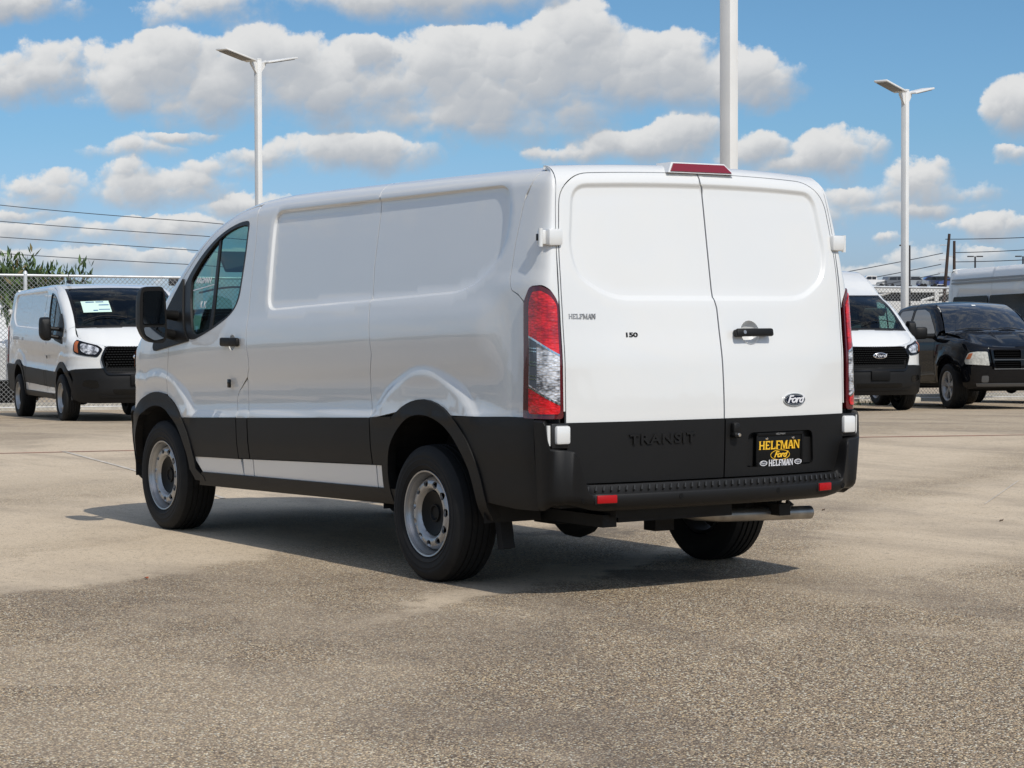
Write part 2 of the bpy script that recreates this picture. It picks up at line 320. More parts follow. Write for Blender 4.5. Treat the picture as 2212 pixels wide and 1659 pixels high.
def sheet(name,outline,fmap,m,parent,step=.04,holes=(),loops=(),flange=.014,mirror=0,gap=0.,off=0.,feat=None):
    """curved panel: outline in the surface's own (u,v), fmap(u,v,off) -> points. mirror: 0 left only, 1 right only, 2 both in one mesh"""
    O=np.asarray(outline,float)
    if gap: O=shrink(O,gap)
    O=resample(O,step*1.0); Hs=[resample(np.asarray(h,float),min(step*.8,.012)) for h in holes]; Ls=[resample(np.asarray(l,float),step) for l in loops]
    lo=O.min(0); hi=O.max(0)
    gx=np.arange(lo[0]+step*.5,hi[0],step); gy=np.arange(lo[1]+step*.5,hi[1],step)
    G=np.array([(x+(step*.25 if j%2 else -step*.25),y) for j,y in enumerate(gy) for x in gx]) if len(gx)*len(gy) else np.zeros((0,2))
    if len(G):
        k=inside(O,G[:,0],G[:,1])
        for h in Hs: k&=~inside(h,G[:,0],G[:,1])
        G=G[k]
        if len(G):
            k=segdist(O,G[:,0],G[:,1])>step*.4
            for h in list(Hs)+Ls: k&=segdist(h,G[:,0],G[:,1])>step*.4
            G=G[k]
    if feat is not None:
        C=np.array(feat); C=C[inside(O,C[:,0],C[:,1])]
        if len(C):
            C=C[segdist(O,C[:,0],C[:,1])>.004]
            cell=.02; key=set()
            for p in C:
                i,j=int(p[0]//cell),int(p[1]//cell)
                for a_ in (-1,0,1):
                    for b_ in (-1,0,1): key.add((i+a_,j+b_))
            if len(G): G=np.array([p for p in G if (int(p[0]//cell),int(p[1]//cell)) not in key]).reshape(-1,2)
            G=np.vstack([G,C])
    pts=[];ed=[]
    for c in [O]+Hs+Ls:
        b=len(pts); pts+=[tuple(p) for p in c]; ed+=[(b+i,b+(i+1)%len(c)) for i in range(len(c))]
    nb=[len(O)]+[len(h) for h in Hs]
    pts+=[tuple(p) for p in G]
    vv,_,ff,ov,_,_=delaunay_2d_cdt([Vector(p) for p in pts],ed,[],0,1e-6)
    V2=np.array([(v.x,v.y) for v in vv]); F=np.array([f[:] for f in ff],int)
    cen=V2[F].mean(1); k=inside(O,cen[:,0],cen[:,1])
    for h in Hs: k&=~inside(h,cen[:,0],cen[:,1])
    F=F[k]
    u,v=V2[:,0],V2[:,1]; e=.003
    P0=fmap(u,v,off); out=fmap(u,v,off+.004)-P0
    du=fmap(u+e,v,off)-fmap(u-e,v,off); dv=fmap(u,v+e,off)-fmap(u,v-e,off)
    Nn=np.cross(du,dv); Ln=np.linalg.norm(Nn,axis=1); bad=Ln<1e-9
    sgn=np.sign((Nn*out).sum(1)); sgn[sgn==0]=1
    Nn=Nn/np.maximum(Ln,1e-12)[:,None]*sgn[:,None]
    if bad.any(): Nn[bad]=out[bad]/np.maximum(np.linalg.norm(out[bad],axis=1),1e-9)[:,None]
    fn=np.cross(P0[F[:,1]]-P0[F[:,0]],P0[F[:,2]]-P0[F[:,0]]); flip=(fn*Nn[F].mean(1)).sum(1)<0
    F[flip]=F[flip][:,::-1]
    # map boundary input indices to output indices
    inv={}
    for i,lst in enumerate(ov):
        for a in lst: inv.setdefault(a,i)
    VV=[P0]; NN=[]; faces=[tuple(f) for f in F]; loopn=[tuple(Nn[i]) for f in F for i in f]
    nv=len(P0); extraV=[]
    if flange:
        b=0
        for cidx,cnt in enumerate(nb):
            ids=[inv.get(b+i) for i in range(cnt)]; b+=cnt; ids=[i for i in ids if i is not None]
            A=P0[ids]; B=A-Nn[ids]*flange; s=nv+sum(len(q) for q in extraV); extraV+=[A,B]; c=len(ids)
            Q=V2[ids]; Qn=np.roll(Q,-1,0); T=Qn-Q; nl_=np.hypot(T[:,0],T[:,1]); area=(Q[:,0]*Qn[:,1]-Qn[:,0]*Q[:,1]).sum()
            right=np.stack([T[:,1],-T[:,0]],1)/np.maximum(nl_,1e-9)[:,None]
            sg_=1 if area>0 else -1                      # away from the inside of this contour
            if cidx>0: sg_=-sg_                          # for a hole, open space is its inside
            mid=(Q+Qn)/2; po=mid+right*sg_*2e-3
            D3=fmap(po[:,0],po[:,1],off)-fmap(mid[:,0],mid[:,1],off)
            for i in range(c):
                j=(i+1)%c; q=(s+i,s+j,s+c+j,s+c+i)
                if nl_[i]<1e-9: continue
                fnn=np.cross(A[j]-A[i],B[i]-A[i]); L=np.linalg.norm(fnn); fnn=fnn/max(L,1e-12)
                if (fnn*D3[i]).sum()<0: q=q[::-1]; fnn=-fnn
                faces.append(q); loopn+=[tuple(fnn)]*4
    Vt=np.vstack([P0]+extraV) if extraV else P0
    if mirror==1:
        Vt=Vt*np.array([1,-1,1]); nf=[];nl=[];k=0
        for f in faces:
            ln=loopn[k:k+len(f)]; k+=len(f); nf.append(f[::-1]); nl+=[(a,-b_,c) for a,b_,c in ln[::-1]]
        faces,loopn=nf,nl
    if mirror==2:
        n0=len(Vt); nf=[];nl=[];k=0
        for f in faces:
            ln=loopn[k:k+len(f)]; k+=len(f); nf.append(tuple(i+n0 for i in f[::-1])); nl+=[(a,-b_,c) for a,b_,c in ln[::-1]]
        Vt=np.vstack([Vt,Vt*np.array([1,-1,1])]); faces=faces+nf; loopn=loopn+nl
    return mesh(name,Vt,faces,m,parent,True,loopn)
def mirrored(o,parent=None,name=None):
    """right-hand twin of a left-hand part (mesh mirrored in y), with its sub-parts"""
    me=o.data; n=len(me.vertices); co=np.empty(n*3); me.vertices.foreach_get('co',co); co=co.reshape(-1,3)*np.array([1,-1,1])
    F=[tuple(p.vertices)[::-1] for p in me.polygons]
    nr=None
    if me.has_custom_normals:
        nr=[]
        for p in me.polygons:
            ln=[me.corner_normals[i].vector for i in p.loop_indices]
            nr+=[(v.x,-v.y,v.z) for v in ln[::-1]]
    q=mesh(name or o.name.split('.')[0],co,F,None,parent if parent is not None else o.parent,True,nr)
    for mm in me.materials: q.data.materials.append(mm)
    if nr is None:
        q.data.polygons.foreach_set('use_smooth',[p.use_smooth for p in me.polygons])
        if any(p.use_smooth for p in me.polygons): q.data.set_sharp_from_angle(angle=R_(35))
    for c in list(o.children): mirrored(c,q)
    return q
def text(name,s,size,m,parent,M,depth=.002,sx=1.,shear=0.,align='CENTER',space=1.,bold=0.):
    cu=bpy.data.curves.new(name,'FONT'); cu.body=s; cu.size=size; cu.extrude=depth; cu.align_x=align; cu.align_y='CENTER'; cu.space_character=space; cu.shear=shear; cu.offset=bold; cu.resolution_u=3
    t=bpy.data.objects.new(name,cu); SC.collection.objects.link(t); bpy.context.view_layer.update()
    me=bpy.data.meshes.new_from_object(t); bpy.data.objects.remove(t)
    me.transform(Matrix.Diagonal((sx,1,1,1))); me.transform(M); me.materials.append(MATS[m]); me.name=name
    return link(bpy.data.objects.new(name,me),parent)
def frame(o,x,z):
    """matrix whose local x,y lie along the given 3d x and z directions"""
    x=Vector(x).normalized(); y=Vector(z).normalized(); n=x.cross(y).normalized(); y=n.cross(x)
    return Matrix(((x.x,y.x,n.x,o[0]),(x.y,y.y,n.y,o[1]),(x.z,y.z,n.z,o[2]),(0,0,0,1)))
class Prof:
    """smooth monotone cubic through knots"""
    def __init__(s,k):
        k=sorted(k); s.x=np.array([a for a,b in k],float); s.y=np.array([b for a,b in k],float)
        h=np.diff(s.x); d=np.diff(s.y)/h; m=np.zeros(len(s.x))
        for i in range(1,len(s.x)-1):
            if d[i-1]*d[i]>0:
                w1=2*h[i]+h[i-1]; w2=h[i]+2*h[i-1]; m[i]=(w1+w2)/(w1/d[i-1]+w2/d[i])
        m[0]=d[0]; m[-1]=d[-1]; s.m=m
    def __call__(s,q):
        q=np.asarray(q,float); i=np.clip(np.searchsorted(s.x,q)-1,0,len(s.x)-2)
        h=s.x[i+1]-s.x[i]; t=(q-s.x[i])/h; tc=np.clip(t,0,1)
        r=(2*tc**3-3*tc**2+1)*s.y[i]+(tc**3-2*tc**2+tc)*h*s.m[i]+(-2*tc**3+3*tc**2)*s.y[i+1]+(tc**3-tc**2)*h*s.m[i+1]
        return r+np.where(t<0,t*h*s.m[0],0)+np.where(t>1,(t-1)*h*s.m[-1],0)
def ss(a,b,x):
    t=np.clip((x-a)/(b-a),0,1); return t*t*(3-2*t)
def roundpoly(P,rad,n=6):
    P=[np.array(p,float) for p in P]; out=[]; N=len(P)
    if not hasattr(rad,'__len__'): rad=[rad]*N
    for i in range(N):
        a,b,c=P[i-1],P[i],P[(i+1)%N]; r=rad[i]
        if r<=0: out.append(b); continue
        ea,ec=(a-b),(c-b); la,lc=np.linalg.norm(ea),np.linalg.norm(ec); r=min(r,la*.49,lc*.49)
        p0=b+ea/la*r; p1=b+ec/lc*r
        for k in range(n+1):
            t=k/n; out.append((1-t)**2*p0+2*t*(1-t)*b+t*t*p1)
    return np.array(out)
def resample(P,step,closed=True):
    P=np.asarray(P,float); out=[]
    n=len(P)
    for i in range(n if closed else n-1):
        a,b=P[i],P[(i+1)%n]; L=np.linalg.norm(b-a)
        if L<1e-6: continue
        k=max(1,int(math.ceil(L/step)))
        for j in range(k): out.append(a+(b-a)*j/k)
    if not closed: out.append(P[-1])
    return np.array(out)
def inside(P,x,y):
    P=np.asarray(P); r=np.zeros(len(x),bool); n=len(P)
    for i in range(n):
        x0,y0=P[i]; x1,y1=P[(i+1)%n]
        if y0==y1: continue
        c=((y0>y)!=(y1>y))&(x<(x1-x0)*(y-y0)/(y1-y0)+x0); r^=c
    return r
def segdist(P,x,y,closed=True):
    P=np.asarray(P); d=np.full(np.shape(x),1e9); n=len(P)
    for i in range(n if closed else n-1):
        a=P[i];b=P[(i+1)%n]; e=b-a; L=e@e
        if L<1e-12: continue
        t=np.clip(((x-a[0])*e[0]+(y-a[1])*e[1])/L,0,1)
        d=np.minimum(d,np.hypot(x-a[0]-t*e[0],y-a[1]-t*e[1]))
    return d
def sdf(P,x,y):
    sh=np.shape(x); xx=np.ravel(x); yy=np.ravel(y)
    d=segdist(P,xx,yy); return np.where(inside(P,xx,yy),-d,d).reshape(sh)
# ---------------- van surfaces (metres; x forward from the rear axle, y to the left, z up) -------------
MT=lambda u:.838-.038*np.clip(u,-1.4,3.6)           # top of the black moulding
MBOT=lambda u:.582-.033*np.clip(u,-1.4,3.6)           # bottom of the black moulding
WB=lambda u:.450-.020*np.clip(u,-1.4,3.6)           # bottom of the white strip
BELT=lambda u:1.455-.034*np.clip(u,-1.4,3.6)
YP=Prof([(.24,.88),(.33,.915),(.40,.952),(.46,.965),(.585,.978),(.70,.992),(.835,.996),(.872,.984),(.93,.978),(1.04,.984),(1.15,.996),(1.24,1.0),(1.33,.993),(1.44,.972),(1.6,.948),(1.8,.915),(1.95,.888),(2.10,.858)])
ZT_=Prof([(-1.6,2.05),(-.95,2.062),(.5,2.068),(1.7,2.064),(2.1,2.048),(2.35,2.018),(2.59,1.960),(2.75,1.898),(2.92,1.815),(3.06,1.728),(3.2,1.632),(3.33,1.535),(3.46,1.42),(3.58,1.325),(3.72,1.245),(3.95,1.19),(4.2,1.145),(4.5,1.10),(4.85,1.085)])
FR=Prof([(.24,.90),(.34,.955),(.46,1.0),(.62,1.0),(.70,.985),(.74,.965),(.90,.962),(1.0,.945),(1.08,.92),(1.16,.89),(1.3,.86)])
XR=Prof([(.3,-1.14),(.55,-1.165),(.86,-1.175),(1.1,-1.163),(1.3,-1.13),(1.45,-1.105),(1.7,-1.065),(1.95,-1.022),(2.1,-.99)])
WD=.885
WDF=Prof([(.3,.885),(1.5,.885),(1.7,.877),(1.85,.864),(1.95,.850),(2.1,.826)])
BOW=lambda z:.075-.04*ss(.9,1.6,z)
UC=-.80; UF=3.5; UFE=4.8; UE=-1.16     # corner starts / front wrap start / front end / rear corner end
REC=roundpoly([(1.868,1.962),(1.815,1.388),(.5,1.436),(-.40,1.470),(-.70,1.66),(-.655,1.982)],[.10,.09,.0,.22,.26,.11])
RR=.10; RL=.157
def ytube(u,v):
    u=np.asarray(u,float); v=np.asarray(v,float)
    zc=v+.035*np.clip(u,-1.2,3.4)*(1-.75*ss(1.4,1.9,v))
    y=YP(zc)
    y=y-.030*ss(2.6,3.6,u)*ss(1.0,1.5,v)
    for cx,cz,r0,r1 in ((0.,.40,.640,.705),(3.31,.345,.62,.685)):
        r=np.hypot(u-cx,v-cz); y=y+.018*(1-ss(r0,r1,r))*ss(.78,.90,v+.035*u)
    # shallow scoop in the door and side skins below the belt
    y=y-.006*np.exp(-((zc-1.02)/.05)**2)
    y=y+(np.interp(zc,[.85,1.46],[.992,.975])-y)*ss(-.50,-.80,u)*ss(.80,.88,zc)*(1-ss(1.42,1.55,zc))
    return y
def side(u,v,off=0.,H=0.,rec=True):
    """left flank wrapped round both ends: u along, v up and over into the roof edge"""
    u=np.asarray(u,float); v=np.asarray(v,float); u,v=np.broadcast_arrays(u,v)
    zt=ZT_(u); d=v-(zt-RR)
    rr=RR*np.ones_like(u); th=np.clip(d/RL,0,1.0)*math.pi/2
    z=np.where(d>0,zt-RR+RR*np.sin(th),v); inset=np.where(d>0,.11*(1-np.cos(th)),0)
    us=np.clip(u,UC,UF)
    y0=ytube(us,z)
    if rec:
        m=(z>1.3)&(u<2.0)&(u>-.8)
        if m.any():
            dd=np.zeros(u.shape); dd[m]=sdf(REC,u[m],z[m]); 
            y0=y0-np.where(m,.018*(1-ss(-.010,.006,dd)),0)
    x=us.copy() if hasattr(us,'copy') else us
    nx=np.zeros_like(u); ny=np.ones_like(u)
    # rear corner
    t=np.clip((UC-u)/(UC-UE),0,1)*math.pi/2; n=2/3.6; tc_=t
    wd=WDF(z); X0=XR(z)+BOW(z)*(wd/WD)**2.2; a=UC-X0; b=np.maximum(y0-wd,.012)
    rear=u<UC
    st,ct=np.sin(t),np.cos(t)
    xr=UC-a*np.abs(st)**n; yr=wd+b*np.abs(ct)**n
    nrx=-(np.abs(st)**(2-n)+1e-6)/a; nry=(np.abs(ct)**(2-n)+1e-6)/np.maximum(b,.02); L=np.hypot(nrx,nry)
    x=np.where(rear,xr,x); y=np.where(rear,yr,y0); nx=np.where(rear,nrx/L,nx); ny=np.where(rear,nry/L,ny)
    # front wrap
    t=np.clip((u-UF)/(UFE-UF),0,1)*math.pi/2; n=2/2.35
    a=(4.27*1.0-UF)*FR(z)/1.0+ (4.27-UF)*0; b=y0
    st,ct=np.sin(t),np.cos(t); fr=u>UF
    xf=UF+a*np.abs(st)**n; yf=b*np.abs(ct)**n
    nfx=(np.abs(st)**(2-n)+1e-6)/a; nfy=(np.abs(ct)**(2-n)+1e-6)/b; L=np.hypot(nfx,nfy)
    x=np.where(fr,xf,x); y=np.where(fr,yf,y); nx=np.where(fr,nfx/L,nx); ny=np.where(fr,nfy/L,ny)
    ix=np.where(rear,-np.sin(tc_),nx); iy=np.where(rear,np.cos(tc_),ny)
    x=x+nx*off-ix*inset; y=y+ny*off-iy*inset
    if H: z=lift(x,z,H)
    return np.stack([x,y,z],-1)
def lift(x,z,H):
    return z+H*ss(1.80,2.07,z)*ss(3.1,2.2,x) if False else z+H*ss(1.88,2.08,z)*(1-ss(1.6,2.9,x))
def rear(y,v,off=0.,H=0.,rec=None):
    """rear face: y across, v up and over into the roof"""
    y=np.asarray(y,float); v=np.asarray(v,float); y,v=np.broadcast_arrays(y,v)
    zt=ZT_(np.full_like(y,-1.0)); d=v-(zt-RR); th=np.clip(d/RL,0,1)*math.pi/2
    z=np.where(d>0,zt-RR+RR*np.sin(th),v); inset=np.where(d>0,.11*(1-np.cos(th)),0)
    x=XR(z)+BOW(z)*(np.abs(y)/WD)**2.2
    if rec is not None:
        dd=sdf(rec,np.ravel(y),np.ravel(z)).reshape(y.shape); x=x+.016*(1-ss(-.018,.012,dd))
    x=x+inset-off
    cr=.028*(1-(y/WD)**2)*ss(1.6,2.06,z)
    z2=z+cr
    if H: z2=lift(x,z2,H)
    return np.stack([x,y,z2],-1)
def top(xe,b,off=0.,H=0.):
    """roof and windscreen: xe along the roof edge line, b=-1..1 across"""
    xe=np.asarray(xe,float); b=np.asarray(b,float); xe,b=np.broadcast_arrays(xe,b)
    e=side(np.where(xe<UC,UC+(xe-UC)*1.0,xe),ZT_(xe)-RR+RL)
    yt=np.abs(e[...,1]); z=e[...,2]; x=e[...,0]
    w=ss(1.7,2.6,xe)
    bow=.17*w*(1-b*b)
    # rear end follows the rear face's own bow
    q=np.clip((UC-xe)/(UC-UE),0,1)
    x_r=XR(2.05)+BOW(2.05)*(np.abs(b)*yt/WD)**2.2+.11
    x_1=XR(2.05)+BOW(2.05)*(yt/WD)**2.2+.11
    x=x+(x_r-x_1)*q+bow
    z=z+(.028+0*w)*(1-(b*yt/WD)**2)*(1-.3*w)-0.028*(1-(yt/WD)**2)*(1-.3*w)*1.0
    z=z+off
    P=np.stack([x,b*yt,z],-1)
    if H: P[...,2]=lift(P[...,0],P[...,2],H)
    return P
# ---------------------------------------------------------------- the cargo van
def arc(cx,cz,r,a0,a1,n=14,sx=1.):
    return [(cx+sx*r*math.cos(R_(a0+(a1-a0)*i/n)),cz+r*math.sin(R_(a0+(a1-a0)*i/n))) for i in range(n+1)]
def hc_hole(a,b,r,n=20): return np.array([(a+r*math.cos(2*math.pi*i/n),b+r*math.sin(2*math.pi*i/n)) for i in range(n)])
def wheel(parent,x,y,steel=True,zc=.345,R=.352,W=.235,rimr=.2205,sgn=1,spokes=False):
    """outer face towards sgn*y; tyre > rim > hub cap"""
    g=[]
    w=W/2
    prof=[(rimr-.012,-w*.82),(rimr+.012,-w*.93),(rimr+.05,-w*1.02),(R-.055,-w*1.04),(R-.022,-w*.93),(R-.006,-w*.80)]
    for c in (-.052,-.018,.018,.052):
        prof+=[(R-.001,c-.006),(R-.009,c-.004),(R-.009,c+.004),(R-.001,c+.006)]
    prof+=[(R-.006,w*.80),(R-.022,w*.93),(R-.040,w*1.0),(R-.055,w*1.035),(R-.058,w*1.03),(rimr+.062,w*1.02),(rimr+.058,w*1.035),(rimr+.030,w*1.0),(rimr+.027,w*1.015),(rimr+.012,w*.95),(rimr-.012,w*.82)]
    root=bpy.data.objects.new('wheel',None); SC.collection.objects.link(root); root.parent=parent; root.location=(x,y,zc)
    b=MB(); b.lathe([(r,h*sgn) for r,h in prof],56); b.build('tyre','rubber',root,auto=32)
    if not spokes:
        lip=[(rimr-.016,-w*.8),(rimr-.016,w*.30),(rimr-.020,w*.50),(rimr-.004,w*.62),(rimr-.006,w*.86),(rimr+.001,w*.93),(rimr-.001,w*.955),(rimr-.008,w*.94),(rimr-.012,w*.80),(rimr-.028,w*.52),(rimr-.036,w*.2),(rimr-.036,-w*.8)]
        b=MB(); b.lathe([(r,h*sgn) for r,h in lip],56); b.build('rim','steel_silver',root,auto=40)
        # dished disc with oval vent holes
        dp=Prof([(0,.42),(.09,.42),(.112,.46),(.122,.64),(.132,.75),(.148,.78),(.166,.75),(.180,.62),(.190,.45)])
        def fm(a,bb,off=0):
            r=np.hypot(a,bb); h=dp(r)*w+off
            return np.stack([a,h*sgn,bb],-1)
        out=np.array([(.187*math.cos(2*math.pi*i/60),.187*math.sin(2*math.pi*i/60)) for i in range(60)])
        holes=[]
        for k in range(11):
            a=2*math.pi*(k+.35)/11; ca,sa=math.cos(a),math.sin(a)
            holes.append(np.array([((.155+.0180*math.cos(q))*ca-.0215*math.sin(q)*sa,(.155+.0180*math.cos(q))*sa+.0215*math.sin(q)*ca) for q in [2*math.pi*i/12 for i in range(12)]]))
        loops=[np.array([(r*math.cos(2*math.pi*i/44),r*math.sin(2*math.pi*i/44)) for i in range(44)]) for r in (.112,.124,.136)]
        sheet('wheel_disc',out,fm,'steel_silver',root,step=.014,holes=holes,loops=loops,flange=.012)
        b=MB(); b.lathe([(.0,.47*w*sgn),(.028,.47*w*sgn),(.030,.45*w*sgn),(.034,.47*w*sgn),(.037,.53*w*sgn),(.044,.53*w*sgn),(.047,.46*w*sgn),(.075,.50*w*sgn),(.098,.56*w*sgn),(.112,.60*w*sgn),(.1145,.52*w*sgn),(.112,.35*w*sgn)],40)
        for k in range(0):
            q=2*math.pi*k/5; b.lathe([(0,.575*w*sgn),(.016,.57*w*sgn),(.020,.55*w*sgn),(.021,.40*w*sgn)],10,c=(.078*math.cos(q),0,.078*math.sin(q)))
        b.build('hub_cap','hub_plastic',root,auto=40)
        b=MB(); b.lathe([(.0,.22*w*sgn),(rimr-.038,.22*w*sgn)],24); b.build('brake_drum','underbody',root)
    else:
        lip=[(rimr-.02,-w*.8),(rimr-.03,w*.4),(rimr-.006,w*.85),(rimr+.004,w*.93),(rimr-.006,w*.95),(rimr-.03,w*.8),(rimr-.045,w*.2),(rimr-.045,-w*.8)]
        b=MB(); b.lathe([(r,h*sgn) for r,h in lip],48); b.build('rim','alloy_grey',root,auto=40)
        for k in range(5):
            q=2*math.pi*(k+.25)/5; ca,sa=math.cos(q),math.sin(q)
            P=[(.03,-.035),(.10,-.030),(rimr-.03,-.062),(rimr-.015,-.045),(rimr-.015,.045),(rimr-.03,.062),(.10,.030),(.03,.035)]
            b=MB(); b.prism([(p*ca-r*sa,p*sa+r*ca) for p,r in P],lambda p,d:(p[0],((.78 if d==0 else .45)*w+ (-.12*w if math.hypot(*p)<.12 and d==0 else 0))*sgn,p[1]),1); b.build('spoke','alloy_grey',root,auto=30)
        b=MB(); b.lathe([(0,.72*w*sgn),(.04,.72*w*sgn),(.06,.60*w*sgn),(.075,.5*w*sgn),(.08,.2*w*sgn)],24); b.build('hub_cap','alloy_grey',root,auto=40)
        b=MB(); b.lathe([(.0,.0),(rimr-.04,.0)],24); b.build('brake_disc','underbody',root)
    return root
SEAL=roundpoly([(2.186,1.925),(2.30,1.920),(2.474,1.886),(2.644,1.822),(2.821,1.727),(2.967,1.622),(3.045,1.545),(3.03,1.40),(2.966,1.321),(2.90,1.225),(2.79,1.208),(2.665,1.236),(2.486,1.288),(2.322,1.353),(2.244,1.401),(2.200,1.47),(2.176,1.72)],[.04,.05,.1,.1,.1,.05,.03,.05,.08,.06,.06,.1,.1,.08,.06,.1,.1],3)
GLASS=roundpoly([(2.198,1.900),(2.33,1.893),(2.445,1.870),(2.553,1.836),(2.655,1.787),(2.80,1.698),(2.935,1.585),(2.92,1.45),(2.864,1.335),(2.80,1.245),(2.70,1.246),(2.60,1.268),(2.493,1.304),(2.325,1.361),(2.250,1.409),(2.213,1.482),(2.190,1.72)],[.03,.05,.1,.1,.1,.08,.03,.05,.06,.05,.04,.06,.1,.08,.05,.1,.1],3)
BCUT=[(2.115,2.02),(2.085,1.90),(2.068,1.8),(2.063,1.6),(2.060,1.48),(2.052,1.376),(2.046,1.30),(2.038,1.233),(2.022,1.162),(2.004,1.10),(2.008,1.05),(2.045,.995)]
BBR=[(2.050,.94),(2.044,.86),(2.028,.78),(2.022,.697),(2.024,.625),(2.018,.53),(2.006,.484),(1.974,.406)]
DBR=[(2.10,.963),(2.168,.912),(2.190,.88),(2.197,.85),(2.180,.80),(2.170,.76),(2.174,.70),(2.180,.62),(2.170,.53),(2.154,.484),(2.114,.402)]
SLC=[(.668,2.07),(.650,2.0),(.632,1.9),(.626,1.753),(.622,1.608),(.600,1.464),(.585,1.384),(.565,1.30),(.549,1.219),(.534,1.15),(.548,1.10),(.574,1.04),(.580,.96),(.562,.889),(.546,.82),(.547,.773),(.556,.693),(.557,.60),(.550,.533),(.517,.43)]
CCT=[(-.845,2.11),(-.825,2.03),(-.805,1.95),(-.788,1.86),(-.770,1.70),(-.766,1.53),(-.782,1.49),(-.842,1.41),(-.846,1.2),(-.848,.865)]
DTOP=[(3.30,1.385),(3.22,1.472),(3.07,1.602),(2.978,1.668),(2.83,1.768),(2.69,1.852),(2.58,1.906),(2.45,1.955),(2.29,1.995),(2.16,2.012)]
FCUT=[(3.145,1.175),(3.150,1.10),(3.165,1.02),(3.180,.862)]
vtop=lambda u:float(ZT_(u))-RR+RL
def cut_range(C,z0,z1):
    """piece of a cut polyline between two heights (top first)"""
    C=sorted(C,key=lambda p:-p[1]); us=lambda z:float(np.interp(z,[p[1] for p in C[::-1]],[p[0] for p in C[::-1]]))
    return [(us(z1),z1)]+[p for p in C if z0+.004<p[1]<z1-.004]+[(us(z0),z0)]
def frontmap(H=0.):
    n=2/2.35
    def f(y,v,off=0.):
        y=np.asarray(y,float); v=np.asarray(v,float); y,v=np.broadcast_arrays(y,v)
        b=ytube(np.full_like(y,UF),np.minimum(v,1.25)); t=np.arccos(np.clip((np.abs(y)/b),0,1)**(1/n)); u=UF+t/(math.pi/2)*(UFE-UF)
        P=side(u,v,off,H); P[...,1]*=np.sign(np.where(y==0,1,y)); P[...,1]=np.where(np.abs(y)<1e-6,0,P[...,1]); return P
    return f
def hoodmap(a,b,off=0.):
    a=np.asarray(a,float); b=np.asarray(b,float); a,b=np.broadcast_arrays(a,b)
    P0=top(3.53,b)
    n=2/2.35; u_f=np.linspace(3.56,UFE,160); E=side(u_f,ZT_(u_f)-RR+RL)      # front edge curve
    ye=np.abs(b)*E[0,1]*.999
    ys=E[::-1,1]; xs=E[::-1,0]; zs=E[::-1,2]
    x1=np.interp(ye,ys,xs); z1=np.interp(ye,ys,zs)
    x=P0[...,0]*(1-a)+x1*a; y=P0[...,1]*(1-a)+np.sign(b)*ye*a
    zl=P0[...,2]*(1-a)+z1*a; z=zl+.055*np.sin(math.pi*np.clip(a,0,1))**.8*(.35+.65*(1-b*b))*1.0
    z=z+.012*(ss(.50,.62,np.abs(b))-ss(.80,.98,np.abs(b)))*ss(0,.3,a)*ss(1,.6,a)
    return np.stack([x,y,z+off],-1)
TLO=roundpoly([(-.850,.866),(-.848,1.415),(-.888,1.484),(-1.00,1.488),(-1.10,1.465),(-1.152,1.42),(-1.158,.866)],[.015,.02,.02,.03,.05,.04,.015],4)
FARC=[(3.31+r*math.cos(t),.345+r*math.sin(t)) for r in (.612,.632,.652,.672,.692) for t in np.arange(.35,2.8,.024)]
